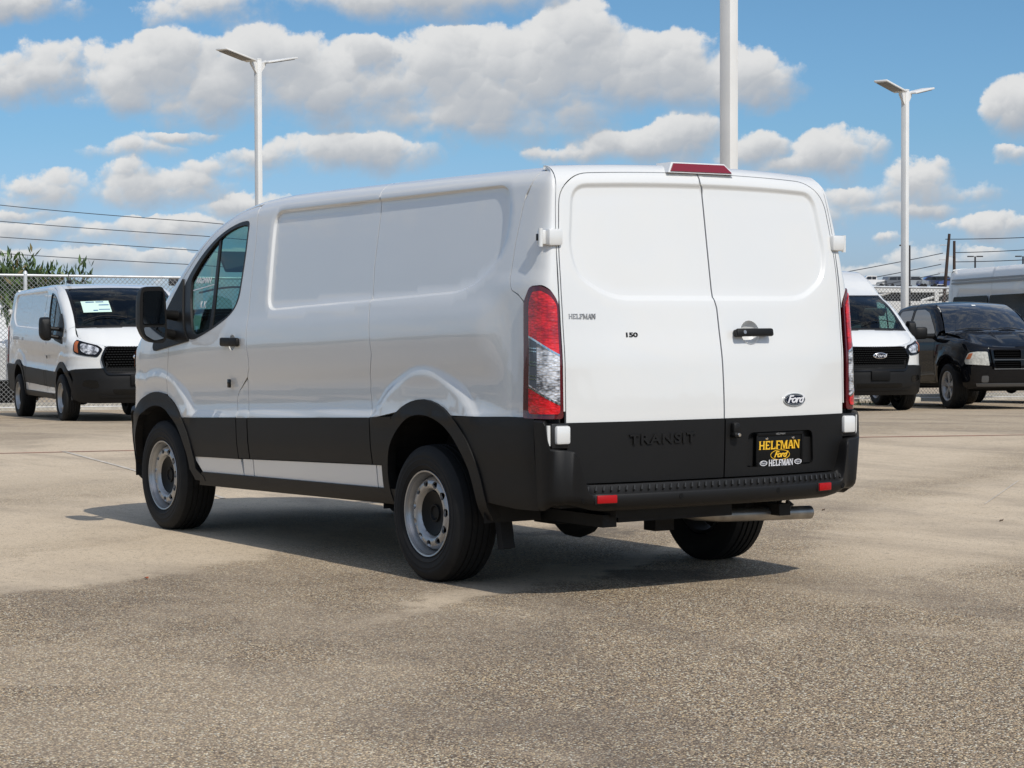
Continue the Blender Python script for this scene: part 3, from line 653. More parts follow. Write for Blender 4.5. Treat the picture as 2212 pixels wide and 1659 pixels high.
def build_van(label,H=0.,step=.03,detail=True,group=None,windows=False):
    root=thing('cargo_van' if not windows else 'passenger_van',label,'van',group=group)
    sd=lambda u,v,off=0.:side(u,v,off,H)
    tp=lambda a,b,off=0.:top(a,b,off,H)
    rc=lambda y,v,off=0.:rear(y,v,off,H)
    fr=frontmap(H)
    g=.0032
    S=step
    def both(o):
        mirrored(o,root); return o
    # white skins -------------------------------------------------------------
    rarc=arc(-.01,.385,.540,0,180,20); farc=arc(3.31,.345,.530,0,180,20)
    # quarter panel
    zq=lambda u:float(MT(u))
    o=[(-.845,vtop(-.845)),*cut_range(CCT,.90,1.99),(-.848,zq(-.848)-.012)]
    xs0=-.01-math.sqrt(max(.540**2-(zq(-.5)-.385)**2,0)); xs1=-.01+math.sqrt(.540**2-(zq(.4)-.385)**2)
    am=[(x,z) for x,z in arc(-.01,.385,.540,180,0,24) if z>zq(x)-.012]
    o+=am+[(.546,zq(.546)-.012)]+[(a,b_) for a,b_ in cut_range(SLC,.84,1.99)[::-1]]+[(.655,2.02),(.668,vtop(.668))]
    top_=[(u,vtop(u)) for u in np.arange(.6,-.82,-.1)]
    qp=sheet('quarter_panel',o+top_,sd,'white_paint',root,step=S,gap=g,feat=contour(REC,(-.006,-.002,.002,.006,.010))+[(r*math.cos(t),.40+r*math.sin(t)) for r in (.632,.652,.672,.692,.712) for t in np.arange(.35,2.8,.024)])
    # mid side panel
    o=[(.668,vtop(.668)),(.655,2.02)]+cut_range(SLC,.84,1.99)+[(.546,zq(.546)-.012),(2.03,zq(2.03)-.012)]+cut_range(BCUT+BBR,.80,1.99)[::-1]+[(2.10,2.03),(2.115,vtop(2.115))]
    sp=sheet('side_panel',o+[(u,vtop(u)) for u in np.arange(2.0,.7,-.1)],sd,'white_paint',root,step=S,gap=g,feat=contour(REC,(-.006,-.002,.002,.006,.010)))
    # small wedge behind the door foot
    o=[(2.050,.985),(2.095,.960)]+[p for p in DBR if p[1]>.755 and p[1]<.95]+[(2.17,zq(2.17)-.012),(2.03,zq(2.03)-.012)]+[p for p in BBR if p[1]>.77][::-1]
    wg=sheet('pillar_foot',o,sd,'white_paint',root,step=S,gap=g*.8)
    # corner pillar
    o=[(-.845,vtop(-.845)),*cut_range(CCT,1.43,1.99),(-.844,1.415),*[tuple(q) for q in shrink(TLO,-.003) if q[1]>1.385 and q[0]>UE],(UE,1.425),(UE,2.02),(UE,vtop(-1.16))]
    cp=sheet('corner_pillar',o,sd,'white_paint',root,step=S,gap=g*.6)
    # strips of body either side of the tail light
    # door
    fa=[(x,z) for x,z in arc(3.31,.345,.530,90,180,16) if x<3.16]
    zd=lambda u:float(MT(u))-.012
    fab=[p for p in fa if p[1]>zd(p[0])+.01]
    xd=3.31-math.sqrt(.530**2-(zd(2.93)-.345)**2)
    o=[(2.115,2.012)]+BCUT[1:]+[p for p in DBR if p[1]>zd(2.17)+.005]+[(2.168,zd(2.168)),(xd,zd(xd))]+fab[::-1]+[(3.180,.872)]+FCUT[::-1][1:]+[(3.16,1.22)]+DTOP
    dr=sheet('front_door',o,sd,'white_paint',root,step=S,gap=g,holes=[SEAL,hc_hole(2.222,1.197,.047)],feat=FARC)
    # pillar strip above the door
    o=[(2.115,vtop(2.115)),(2.10,2.03),(2.118,2.018),(2.16,2.018)]+DTOP[::-1][1:]+[(3.36,1.33),(3.50,1.31),(3.50,vtop(3.5))]+[(u,vtop(u)) for u in np.arange(3.4,2.15,-.08)]
    ap=sheet('a_pillar',o,sd,'white_paint',root,step=S,gap=g*.5)
    # fender + front corner
    fb=[(x,z) for x,z in arc(3.31,.345,.530,90,0,16) if x>3.19 and z>.74]
    o=[(3.34,1.33),(3.30,1.385)]+[(3.16,1.22)]+FCUT+[(3.20,.865)]+fb+[(3.72,.735),(3.9,.745),(4.2,.755),(UFE,.76),(UFE,vtop(4.8)-.0)]+[(u,vtop(u)) for u in np.arange(4.7,3.52,-.08)]+[(3.50,vtop(3.5)),(3.50,1.31)]
    fe=sheet('fender',o,sd,'white_paint',root,step=S,gap=g*.8,feat=FARC)
    for q in (qp,sp,wg,cp,ap,fe): both(q)
    # roof, windscreen, bonnet
    rf=sheet('roof',[(UE+.002,-1),(2.545,-1),(2.545,1),(UE+.002,1)],tp,'white_paint',root,step=max(S*2.2,.07),flange=.0)
    hd=sheet('bonnet',[(0.02,-.995),(.6,-.995),(1,-.995),(1,.995),(0.02,.995)],lambda a,b_,off=0.:hoodmap(a,b_,off),'white_paint',root,step=.04,flange=.01)
    for b0,b1 in ((-.62,-.18),(.18,.62)):
        sheet('bonnet_vent',roundpoly([(.09,b0),(.13,b0),(.13,b1),(.09,b1)],.015,3),hoodmap,'black_plastic',root,step=.05,off=.004,flange=.01)
    sheet('windscreen_frame',[(2.545,-.99),(3.50,-.99),(3.50,.99),(2.545,.99)],tp,'gloss_black',root,step=.08,off=-.004,flange=.01,holes=[roundpoly([(2.585,-.94),(3.485,-.94),(3.485,.94),(2.585,.94)],.05,3)])
    ws=sheet('windscreen',[(2.56,-.96),(3.495,-.96),(3.495,.96),(2.56,.96)],tp,'screen_glass',root,step=.08,off=-.008,flange=0)
    sheet('cowl',[(3.495,-.98),(3.56,-.98),(3.56,.98),(3.495,.98)],tp,'black_plastic',root,step=.05,off=.004,flange=.03)
    for s_,b0,b1 in ((1,-.86,-.05),(1,-.02,.78)):
        P=[Vector(tp(np.array([3.45-.10*math.sin(math.pi*t)*.6-.05*t]),np.array([b0+(b1-b0)*t]),.03)[0]) for t in [i/8 for i in range(9)]]
        MB().tube(P,.007,5).build('wiper','black_plastic',root,auto=60)
    # rear header over the doors
    DL=roundpoly([(.868,.558),(.872,.85),(.872,1.45),(.868,1.642),(.855,1.77),(.835,1.94),(.72,2.018),(.016,2.020),(.016,1.965),(.002,1.95),(.002,1.42),(-.008,1.385),(-.008,.558)],[.01,.0,.0,.1,.1,.09,.09,.0,.0,.0,.02,.02,.0],5)
    DR=roundpoly([(-.868,.558),(-.872,.85),(-.872,1.45),(-.868,1.642),(-.855,1.77),(-.835,1.94),(-.72,2.018),(.008,2.020),(.008,1.97),(-.006,1.955),(-.006,1.42),(-.016,1.385),(-.016,.558)],[.01,.0,.0,.1,.1,.09,.09,.0,.0,.0,.02,.02,.0],5)
    vt=vtop(-1.0)
    ed=[(float(WDF(min(z,2.06))),z) for z in (vt,2.05,1.95,1.85,1.77,1.642,1.45,.90)]
    DU=shrink(roundpoly([(.872,.60),(.872,1.45),(.868,1.642),(.855,1.77),(.835,1.94),(.72,2.018),(-.72,2.018),(-.835,1.94),(-.855,1.77),(-.868,1.642),(-.872,1.45),(-.872,.60)],[0,0,.1,.1,.09,.09,.09,.09,.1,.1,0,0],5),-.005)
    hdr=[(.877,.90)]+[tuple(q) for q in DU if q[1]>.95]+[(-.877,.90)]+[(-y,z) for y,z in ed[::-1]]+ed
    sheet('rear_header',hdr,rc,'white_paint',root,step=S,flange=.02)
    # rear doors, stamped panel, cladding -------------------------------------------------
    RL_=roundpoly([(.762,1.960),(.030,1.962),(.030,1.428),(.60,1.428),(.775,1.53),(.808,1.66)],[.085,.0,.0,.10,.10,.2],5)
    RRR=[(-y,z) for y,z in RL_]
    RR_=roundpoly([(-.762,1.960),(-.036,1.962),(-.036,1.428),(-.60,1.428),(-.775,1.53),(-.808,1.66)],[.085,.0,.0,.10,.10,.2],5)
    full=roundpoly([(.762,1.960),(-.762,1.960),(-.808,1.66),(-.775,1.53),(-.60,1.428),(.60,1.428),(.775,1.53),(.808,1.66)],[.085,.085,.2,.10,.10,.10,.10,.2],6)
    rd=lambda y,v,off=0.:rear(y,v,off,H,rec=full)
    doors=[]
    for O,sg in ((DL,1),(DR,-1)):
        # white upper, down to the cladding line
        up=clip_low(O,.835)
        d=sheet('rear_door',up,rd,'white_paint',root,step=.04,gap=.0,flange=.02,feat=contour(full,(-.012,-.004,.004,.012,.018)),holes=[hc_hole(-.205,1.262,.060)] if sg<0 else ())
        lo=clip_high(O,.846)
        if sg>0:
            c=sheet('door_cladding',lo,rc,'black_plastic',d,step=.05,off=.007,flange=.012)
        else:
            hole=roundpoly([(-.145,.600),(-.160,.772),(-.610,.772),(-.625,.600)],[.03,.035,.035,.03],4)
            c=sheet('door_cladding',lo,rc,'black_plastic',d,step=.05,off=.007,flange=.012,holes=[hole])
            sheet('plate_recess',roundpoly([(-.13,.590),(-.15,.785),(-.62,.785),(-.635,.590)],.02,2),rc,'black_plastic',d,step=.06,off=-.022,flange=0)
            for pl in ([(-.150,.606),(-.158,.735),(-.200,.735),(-.200,.606)],[(-.555,.606),(-.555,.735),(-.612,.735),(-.622,.606)]):
                sheet('plate_pocket_side',pl,rc,'black_plastic',d,step=.05,off=-.008,flange=.014)
        doors.append(d)
    MT2=lambda u:float(MT(u)); 
    # black mouldings ---------------------------------------------------------------
    def band(name,ul,ur,matn,f0,f1,off,left=None,right=None,parent=root,fl=.012):
        """strip between two rising lines, from u=ul to u=ur"""
        us=np.linspace(ul,ur,max(2,int(abs(ur-ul)/.12)))
        return sheet(name,[(u,f0(u)) for u in us]+[(u,f1(u)) for u in us[::-1]],sd,matn,parent,step=.05,off=off,flange=fl,gap=g*.8)
    q=sheet('side_moulding',[(.31,MT(.31)),(.546,MT(.546)),(.546,MBOT(.546)),(.42,MBOT(.42)),(.40,.70)],sd,'black_plastic',root,step=.04,off=.006,flange=.012); both(q)
    q=band('side_moulding',.554,2.018,'black_plastic',MBOT,MT,.006); both(q)
    q=band('side_moulding',2.026,2.170,'black_plastic',MBOT,MT,.006); both(q)
    q=sheet('door_moulding',[(2.178,MBOT(2.178)),(2.178,MT(2.178))]+[(u,MT(u)) for u in (2.4,2.6,2.8)]+[(2.955,MT(2.955)),(2.90,.66),(2.80,MBOT(2.8))],sd,'black_plastic',dr,step=.05,off=.006,flange=.012)
    q=band('sill_panel',.405,.520,'white_paint',WB,MBOT,-.001); both(q)
    q=band('sill_panel',.526,1.992,'white_paint',WB,MBOT,-.001); both(q)
    q=band('sill_panel',1.998,2.130,'white_paint',WB,MBOT,-.001); both(q)
    q=sheet('door_sill_panel',[(2.137,WB(2.137)),(2.160,MBOT(2.16)-.004),(2.82,MBOT(2.8)),(2.70,WB(2.7))],sd,'white_paint',dr,step=.05,off=-.001,flange=.012)
    SB=lambda u:WB(u)-.078
    q=sheet('sill_trim',[(.30,WB(.3)+.004),(.36,WB(.36)+.004)]+[(u,WB(u)+.004) for u in np.linspace(.5,2.7,12)]+[(2.76,SB(2.76)),(.24,SB(.24))],sd,'black_plastic',root,step=.05,off=.012,flange=.05); both(q)
    # arch trims
    ro=Prof([(-2,.435),(12,.458),(25,.490),(45,.525),(90,.542),(185,.548)]); ri=Prof([(-2,.365),(12,.395),(25,.425),(45,.452),(90,.465),(185,.462)])
    q=sheet('arch_trim',[(-.01+float(ro(t))*math.cos(R_(t)),.385+float(ro(t))*math.sin(R_(t))) for t in np.linspace(-1,184,36)]+[(-.01+float(ri(t))*math.cos(R_(t)),.385+float(ri(t))*math.sin(R_(t))) for t in np.linspace(184,-1,36)],sd,'black_plastic',root,step=.035,off=.016,flange=.05); both(q)
    tr=arc(3.31,.345,.532,8,172,30)+[(2.745,.40),(2.68,.375),(2.66,.345),(2.80,.345),(2.855,.40)]+arc(3.31,.345,.445,172,8,30)
    q=sheet('arch_trim',tr,sd,'black_plastic',root,step=.035,off=.014,flange=.05); both(q)
    # rear quarter cladding and bumper
    rq=[(x,z) for x,z in arc(-.01,.385,.548,180,90,14) if z<zq(x)-.0][::1]
    o=[(-.556,.440)]+rq+[(u,MT(u)) for u in (-.40,-.6,-.8,-.9)]+[(-.925,.868),(-.925,.430),(-.8,.425)]
    q=sheet('quarter_cladding',o,sd,'black_plastic',root,step=.05,off=.008,flange=.015); both(q)
    # bumper: section swept round the tail
    path=[]
    for u in np.linspace(-.931,UE,16): path.append(('s',u))
    ys=list(np.linspace(.872,.76,14))+list(np.linspace(.70,-.70,15))+list(np.linspace(-.76,-.872,14))
    for y in ys: path.append(('r',y))
    for u in np.linspace(UE,-.931,16): path.append(('m',u))
    V=[];nS=None
    for k,(t,a) in enumerate(path):
        if t=='r':
            y=abs(a); ht=float(np.interp(y,[.70,.775,.80,.82,.835,.845,.86,.88],[.552,.553,.562,.590,.64,.685,.712,.72]))
            fo=.085-.030*float(ss(.80,.885,y))
        else:
            c=(UC-a)/(UC-UE); ht=float(np.interp(a,[UE,-1.06,-1.035,-.93],[.72,.73,.858,.862])); fo=.014+.041*float(ss(.3,1.,c))
        low=.425+(.035*float(ss(.70,.885,abs(a))) if t=='r' else .035-.03*float(ss(-1.1,-.95,a)))
        sl_=.040*(1-float(ss(.555,.60,ht))); sec=[(-.06,low+.02),(fo*.3,low),(fo*.75,low+.010),(fo*.95,low+.026),(fo,low+.050),(fo,ht-.010-sl_),(fo-.005,ht-.003-sl_),(fo-.012,ht-sl_),(fo-.026-sl_*.5,ht-.0005),(-.03,ht-.001)]
        if nS is None:nS=len(sec)
        for o_,z in sec:
            if t=='r': p=rc(np.array([a]),np.array([z]),o_)[0]
            else:
                p=sd(np.array([a]),np.array([z]),o_)[0]
                if t=='m': p=p*np.array([1,-1,1])
            V.append(p)
    F=[(i*nS+j,i*nS+j+1,(i+1)*nS+j+1,(i+1)*nS+j) for i in range(len(path)-1) for j in range(nS-1)]
    bp=MB(); bp.add(V,F); bp=bp.build('rear_bumper','black_plastic',root,auto=38)
    tread=MB()
    for k in range(40):
        y=.795-1.59*k/39; p=rc(np.array([y]),np.array([.530]),.058)[0]
        tread.box((p[0]-.005,y,.5345),(.009,.008,.034),Matrix.Rotation(.85,3,'Y')@Matrix.Rotation(.55,3,'X'))
    tread.build('step_tread','lit_step_plastic',bp)['kind']='stuff'
    for y in (.712,-.640):
        p=rc(np.array([y]),np.array([.487]),.0855)[0]; n=.11*np.sign(y)
        MB().rbox((p[0]-.005,y,.487),(.012,.105,.038),.004,Matrix.Rotation(-.15*np.sign(y),3,'Z')).build('reflector','reflector_red',bp,auto=30)
        MB().rbox((p[0]+.004,y,.487),(.012,.117,.048),.004,Matrix.Rotation(-.15*np.sign(y),3,'Z')).build('reflector_frame','seal',bp,auto=30)
    for y in (.815,.30,-.30,-.80):
        p=rc(np.array([y]),np.array([.487]),.0852-(.010 if abs(y)>.8 else 0))[0]
        b=MB(); b.lathe([(0,0),(.012,0),(.0135,.003),(.017,.003),(.018,.008)],20,axis='x',c=(p[0]-.001,y,.487)); b.build('parking_sensor','hub_plastic',bp,auto=40)
    # tail lights -----------------------------------------------------------------
    TL=TLO
    tl=sheet('tail_light',TL,sd,'red_rim',root,step=.03,off=.010,flange=.035)
    in_=roundpoly([(-.888,.888),(-.888,1.405),(-.918,1.460),(-1.00,1.466),(-1.09,1.440),(-1.138,1.40),(-1.140,.888)],.02,3)
    cl=[(-.889,1.255),(-1.140,1.168),(-1.140,.938),(-.889,1.018)]
    up_=clip_poly_line(in_,cl[0],cl[1],True); lo_=clip_poly_line(in_,cl[3],cl[2],False)
    sheet('red_lens',up_,sd,'red_lens',tl,step=.03,off=.015,flange=.006)
    sheet('red_lens',lo_,sd,'red_lens',tl,step=.03,off=.015,flange=.006)
    sheet('clear_lens',[cl[0],cl[1],cl[2],cl[3]],sd,'clear_lens',tl,step=.02,off=.0145,flange=.006)
    for a,b_ in ((cl[0],cl[1]),(cl[3],cl[2])):
        sheet('lens_trim',[a,b_,(b_[0],b_[1]-.010),(a[0],a[1]-.010)],sd,'chrome',tl,step=.03,off=.0165,flange=.003)
    sheet('lamp_inner',[(-.892,1.246),(-.950,1.224),(-.950,1.004),(-.892,1.025)],sd,'lamp_inner',tl,step=.02,off=.0155,flange=.002)
    for z in (1.20,1.185,1.135,1.12,1.07,1.055):
        sheet('lens_rib',[(-.893,z),(-.949,z-.003),(-.949,z-.008),(-.893,z-.005)],sd,'chrome',tl,step=.02,off=.0165,flange=.002)
    both(tl)
    # hinges ----------------------------------------------------------------------
    for z,hh,y0 in ((1.716,.080,.905),(.790,.088,.915)):
        xx=float(rc(np.array([.86]),np.array([z]),0)[0][0])
        hb=MB(); hb.rbox((xx-.004,y0-.012,z),(.044,.080,hh),.012)
        hb.rbox((xx+.030,y0+.030,z),(.050,.030,hh*.85),.006)
        h=hb.build('door_hinge','white_paint',root,auto=35)
        if z<1: h['label']='white lower door hinge above the bumper corner'
        MB().tube([(xx+.012,y0+.052,z-hh*.56),(xx+.012,y0+.052,z+hh*.52)],.011,10).build('hinge_pin','white_paint',h,auto=40)
        MB().rbox((xx+.03,y0+.058,z),(.018,.006,hh*.40),.002).build('hinge_slot','seal',h,auto=35)
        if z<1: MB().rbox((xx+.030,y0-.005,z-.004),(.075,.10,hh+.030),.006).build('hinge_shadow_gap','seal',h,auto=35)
        both(h)
    # third brake light
    b=MB(); P=[(.205,2.045),(.165,2.098),(-.165,2.098),(-.205,2.045)]
    b.prism(P,lambda p,d:(-1.012+d+(p[1]-2.045)*.55,p[0],p[1]),.12); bl=b.build('brake_light','white_paint',root,auto=30)
    b=MB(); P=[(.190,2.052),(.157,2.092),(-.157,2.092),(-.190,2.052)]
    b.prism(P,lambda p,d:(-1.018+d+(p[1]-2.045)*.55,p[0],p[1]),.03); b.build('lens','brake_red',bl,auto=30)['label']='dark red brake light lens'
    if H:
        for o_ in (bl,)+tuple(bl.children):
            for v in o_.data.vertices: v.co.z+=H
    # glass, seal, sail, mirrors ------------------------------------------------------
    dd_=[dr]
    wd=sheet('window',GLASS,sd,'door_glass',dr,step=.06,off=-.012,flange=0)
    sheet('window_seal',SEAL,sd,'seal',dr,step=.05,off=.002,flange=.02,holes=[GLASS])
    sheet('window_divider',[(2.592,1.826),(2.566,1.836),(2.545,1.284),(2.583,1.270)],sd,'seal',dr,step=.05,off=-.006,flange=.012)
    sail=roundpoly([(3.055,1.600),(3.215,1.462),(3.30,1.37),(3.355,1.25),(3.385,1.165),(3.36,1.135),(3.12,1.168),(2.83,1.205),(2.925,1.27),(2.985,1.35),(3.02,1.45)],[.02,.05,.05,.05,.03,.02,.05,.02,.05,.05,.05],3)
    sheet('mirror_base',sail,sd,'black_plastic',dr,step=.04,off=.012,flange=.03)
    b=MB(); b.rbox((2.222,.0,1.202),(.235,.026,.052),.012); hn=b.build('door_handle','black_plastic',dr,auto=40); hn.location=(0,1.016,0)
    b=MB(); b.lathe([(.0500,-.003),(.044,-.012),(.030,-.024),(.0,-.028)],24,c=(2.222,float(ytube(2.222,1.197)),1.197)); hc=b.build('handle_cup','white_paint',dr,auto=60)
    MB().rbox((2.262,1.000,.955),(.038,.012,.052),.010).build('lock_barrel','gloss_black',dr,auto=40)
    # mirror on its arms
    my,mx,mz=1.165,2.985,1.365
    def mprof(sc,dy=0.):
        return [(my+dy+(y)*sc,mz+z*sc) for y,z in roundpoly([(.092,.10),(.078,.175),(-.065,.178),(-.082,.10),(-.088,-.13),(-.07,-.175),(.04,-.172),(.094,-.10)],[.05,.03,.03,.05,.04,.04,.06,.06],4)]
    b=MB(); A=mprof(1.); Bq=mprof(.98); C=mprof(.80); D=mprof(.45); n=len(A); V=[(mx-.002,y,z) for y,z in A]+[(mx+.05,y,z) for y,z in Bq]+[(mx+.105,y,z) for y,z in C]+[(mx+.125,y,z) for y,z in D]
    F=[(k*n+i,k*n+(i+1)%n,(k+1)*n+(i+1)%n,(k+1)*n+i) for k in range(3) for i in range(n)]+[tuple(range(3*n,4*n)),tuple(range(n-1,-1,-1))]
    b.add(V,F); mi=b.build('mirror','black_plastic',root,auto=35)
    gy=lambda P:[(my+y,mz+z) for y,z in P]
    for P,nm in ((roundpoly([(.070,.148),(-.060,.150),(-.074,-.055),(.074,-.055)],.016,3),'mirror_dark'),(roundpoly([(.072,-.075),(-.074,-.075),(-.066,-.145),(.0,-.158),(.060,-.125)],.016,3),'mirror_glass')):
        b=MB(); b.prism(gy(P),lambda p,d:(mx-.010+d,p[0],p[1]),.012); b.build('mirror_glass',nm,mi,auto=30)
    for z0,z1 in ((1.36,1.375),(1.235,1.262)):
        MB().tube([(mx+.06,1.11,z1),(mx+.075,1.04,(z0+z1)/2),(mx+.09,.975,z0)],[.035,.030,.034],10).build('mirror_arm','black_plastic',mi,auto=50)
    both(mi); mirrored(dr,root)
    # front end ------------------------------------------------------------------------
    q=sheet('front_bumper',[(3.72,.745),(3.9,.765),(4.2,.775),(UFE,.78),(UFE,.27),(4.2,.27),(3.95,.28),(3.80,.33),(3.74,.42),(3.80,.50),(3.83,.62),(3.79,.72)],sd,'black_plastic',root,step=.05,off=.022,flange=.04,mirror=2)
    GO=roundpoly([(.575,.93),(.48,1.125),(-.48,1.125),(-.575,.93),(-.50,.675),(.50,.675)],[.05,.06,.06,.05,.07,.07],4)
    gr=sheet('grille',GO,fr,'gloss_black',root,step=.06,off=.040,flange=.05,holes=[shrink(GO,.030)])
    sheet('grille_back',shrink(GO,.026),fr,'void_black',gr,step=.08,off=.018,flange=0)
    b=MB()
    for i in range(11):
        z=.715+.037*i
        for j in range(25):
            y=-.5+j*.0417+(i%2)*.02
            if abs(y)>.47+.09*(1-abs(z-.93)/.25): continue
            p=fr(np.array([y]),np.array([z]),.030)[0]; b.box((p[0],y,z),(.006,.030,.013))
    b.build('grille_mesh','mesh_black',gr)['kind']='stuff'
    p=fr(np.array([0.]),np.array([.935]),.045)[0]
    b=MB(); b.lathe([(0,.006),(.115,.006),(.125,.0),(.125,-.02)],40,axis='x'); 
    e=b.build('badge','emblem_silver',gr,auto=40); e.scale=(1,1,.42); e.location=(p[0],0,.935)
    b=MB(); b.lathe([(0,.008),(.108,.008),(.110,.0)],40,axis='x'); e2=b.build('badge_field','badge_blue',gr,auto=40); e2.scale=(1,1,.40); e2.location=(p[0]+.001,0,.935)
    text('badge_script','Ford',.085,'white_print',gr,frame((p[0]+.012,0,.935),(0,1,0),(0,0,1)),.002,1.25,.35)
    HL=roundpoly([(3.86,1.215),(4.02,1.185),(4.30,1.125),(4.385,1.05),(4.30,.935),(4.10,.955),(3.90,.985),(3.84,1.02)],[.02,.05,.03,.03,.04,.05,.04,.03],4)
    hl=sheet('headlight',HL,sd,'gloss_black',root,step=.03,off=.010,flange=.03)
    sheet('headlight_lens',roundpoly([(4.00,1.150),(4.25,1.105),(4.34,1.05),(4.27,.975),(4.10,.985),(4.00,1.03)],.04,4),sd,'clear_lens',hl,step=.02,off=.014,flange=.004)
    sheet('turn_lens',[(3.875,1.19),(3.94,1.175),(3.95,1.00),(3.87,1.03)],sd,'amber',hl,step=.03,off=.014,flange=.004)
    both(hl)
    fg=sheet('fog_lamp_recess',roundpoly([(.60,.50),(.63,.60),(.80,.61),(.83,.53),(.70,.485)],.03,3),fr,'gloss_black',root,step=.04,off=.026,flange=.01); both(fg)
    sheet('bumper_grille',roundpoly([(.42,.47),(.38,.40),(-.38,.40),(-.42,.47)],.03,3),fr,'gloss_black',root,step=.06,off=.027,flange=.01)
    sheet('skid_trim',[(.60,.395),(.40,.36),(-.40,.36),(-.60,.395),(-.58,.345),(.58,.345)],fr,'black_plastic',root,step=.06,off=.032,flange=.012)
    pb=fr(np.array([0.]),np.array([.60]),.040)[0]
    MB().rbox((pb[0],0,.60),(.02,.34,.16),.008).build('plate_bracket','hub_plastic',root,auto=30)
    # inner shell, floor, seats ------------------------------------------------------------
    o=[(UE,.50),(UE,1.88),(-.80,1.88),(-.74,vtop(-.74)-.01)]+[(u,vtop(u)-.01) for u in np.arange(-.62,3.55,.12)]+[(u,vtop(u)-.05) for u in np.arange(3.6,4.7,.1)]+[(4.75,.45),(3.86,.45)]
    o+=arc(3.31,.40,.50,10,170,14)+[(2.78,.45),(.50,.45)]+arc(-.01,.40,.50,10,170,14)+[(-.52,.50)]
    inner=sheet('inner_shell',o,sd,'dark_inner',root,step=.09,off=-.030,flange=0,holes=[shrink(SEAL,-.02)]); both(inner)
    sheet('inner_doors',[(.865,.56),(-.865,.56),(-.865,1.60),(-.80,1.93),(-.70,2.01),(.70,2.01),(.80,1.93),(.865,1.60)],rc,'dark_inner',root,step=.12,off=-.035,flange=0)
    b=MB()
    b.box((1.0,0,.47),(4.1,1.74,.06)); b.box((1.0,.5,.40),(3.6,.10,.12)); b.box((1.0,-.5,.40),(3.6,.10,.12)); b.box((3.7,0,.60),(1.0,1.0,.5)); b.box((-1.08,0,.465),(.06,1.2,.09))
    b.box((1.9,0,.37),(1.1,.5,.16)); b.tube([(0,-.82,.345),(0,.82,.345)],.045,10); b.box((-.35,.55,.36),(1.3,.08,.06)); b.box((-.35,-.55,.36),(1.3,.08,.06))
    b.box((-.42,.78,.29),(.05,.07,.20),Matrix.Rotation(.2,3,'Y')); b.box((-.50,-.12,.31),(.10,.12,.14)); b.box((-.02,.05,.335),(.2,.44,.15)); b.box((-1.0,.20,.405),(.10,.7,.05))
    b.lathe([(0,-.16),(.07,-.15),(.15,-.06),(.165,.0),(.15,.06),(.07,.15),(0,.16)],18,axis='y',c=(-.02,.06,.335))
    b.tube([(.3,.06,.36),(3.2,.06,.42)],.04,8); b.box((-.75,.15,.395),(.5,.7,.09))
    b.tube([(3.30,-.8,.345),(3.30,.8,.345)],.05,8); b.box((3.45,0,.33),(.5,.9,.12))
    b.build('underbody','underbody',root)
    for s_ in (1,-1):
        for cx,cz,rr2,xl in ((-.01,.385,.50,0),(3.31,.365,.47,0)):
            V=[];F=[];n0=0; A=arc(cx,cz,rr2,-6,186,20)
            for x,z in A: V+=[(x,.955*s_,z),(x,.62*s_,z)]
            F+=[(n0+2*i,n0+2*i+1,n0+2*i+3,n0+2*i+2) for i in range(20)]
            n1=len(V); V+=[(x,.62*s_,z) for x,z in A]; F.append(tuple(range(n1,n1+21)))
            mesh('wheel_well',V,F,'underbody',root)
    b=MB(); b.tube([(.2,-.02,.40),(-.55,-.06,.38),(-.82,-.10,.35),(-.895,-.20,.342),(-.90,-.32,.338),(-.90,-.83,.326)],[.035]*6,16,caps=False)
    b.tube([(-.90,-.30,.338),(-.90,-.828,.326)],.030,16,caps=False); ex=b.build('exhaust_pipe','exhaust_steel',root,auto=50)
    MB().tube([(-.90,-.60,.39),(-.90,-.60,.43)],.012,6).build('exhaust_hanger','underbody',ex)
    b=MB(); b.tube([(-.94,-.56,.40),(-.955,-.56,.372),(-.95,-.62,.365),(-.94,-.66,.375),(-.93,-.63,.395)],.012,8); b.build('exhaust_clamp','seal',ex,auto=50)
    if not windows:
        for sy in (.45,-.45):
            st=MB(); st.rbox((2.45,sy,.86),(.52,.50,.16),.05); st.rbox((2.16,sy,1.20),(.15,.48,.66),.05,Matrix.Rotation(-.22,3,'Y')); s_o=st.build('seat','seat_fabric',root,auto=40)
            st=MB(); st.rbox((2.05,sy,1.63),(.11,.27,.20),.045); st.tube([(2.07,sy-.06,1.5),(2.06,sy-.06,1.56)],.008,6); st.tube([(2.07,sy+.06,1.5),(2.06,sy+.06,1.56)],.008,6); st.build('headrest','seat_fabric',s_o,auto=40)
        b=MB(); b.rbox((3.20,0,1.10),(.50,1.70,.34),.08); b.rbox((2.93,0,1.00),(.20,.5,.30),.05); b.build('dashboard','seat_fabric',root,auto=40)
        sw=MB(); M3=Matrix.Rotation(.95,3,'Y'); c0=Vector((2.78,.45,1.19)); pts=[c0+M3@Vector((.19*math.cos(q),.19*math.sin(q),0)) for q in [2*math.pi*i/24 for i in range(25)]]
        sw.tube(pts,.016,8,caps=False); sw.tube([pts[0],c0,pts[12]],.014,6); sw.rbox(c0,(.13,.13,.05),.02,M3); sw.build('steering_wheel','seal',root,auto=50)
        for sy in (.50,-.50): MB().rbox((2.97,sy,1.70),(.03,.42,.17),.02,Matrix.Rotation(.75,3,'Y')).build('sun_visor','seat_fabric',root,auto=40)
        b=MB(); b.rbox((2.15,0,1.93),(.7,1.25,.03),.01); b.build('headliner','seat_fabric',root) if not H else None
        b=MB(); b.box((1.75,0,1.2),(.02,1.70,1.4)); b.build('bulkhead','dark_inner',root)
    for x in (0,3.30):
        wheel(root,x,.872-(.006 if x else 0),sgn=1); wheel(root,x,-.872+(.006 if x else 0),sgn=-1)
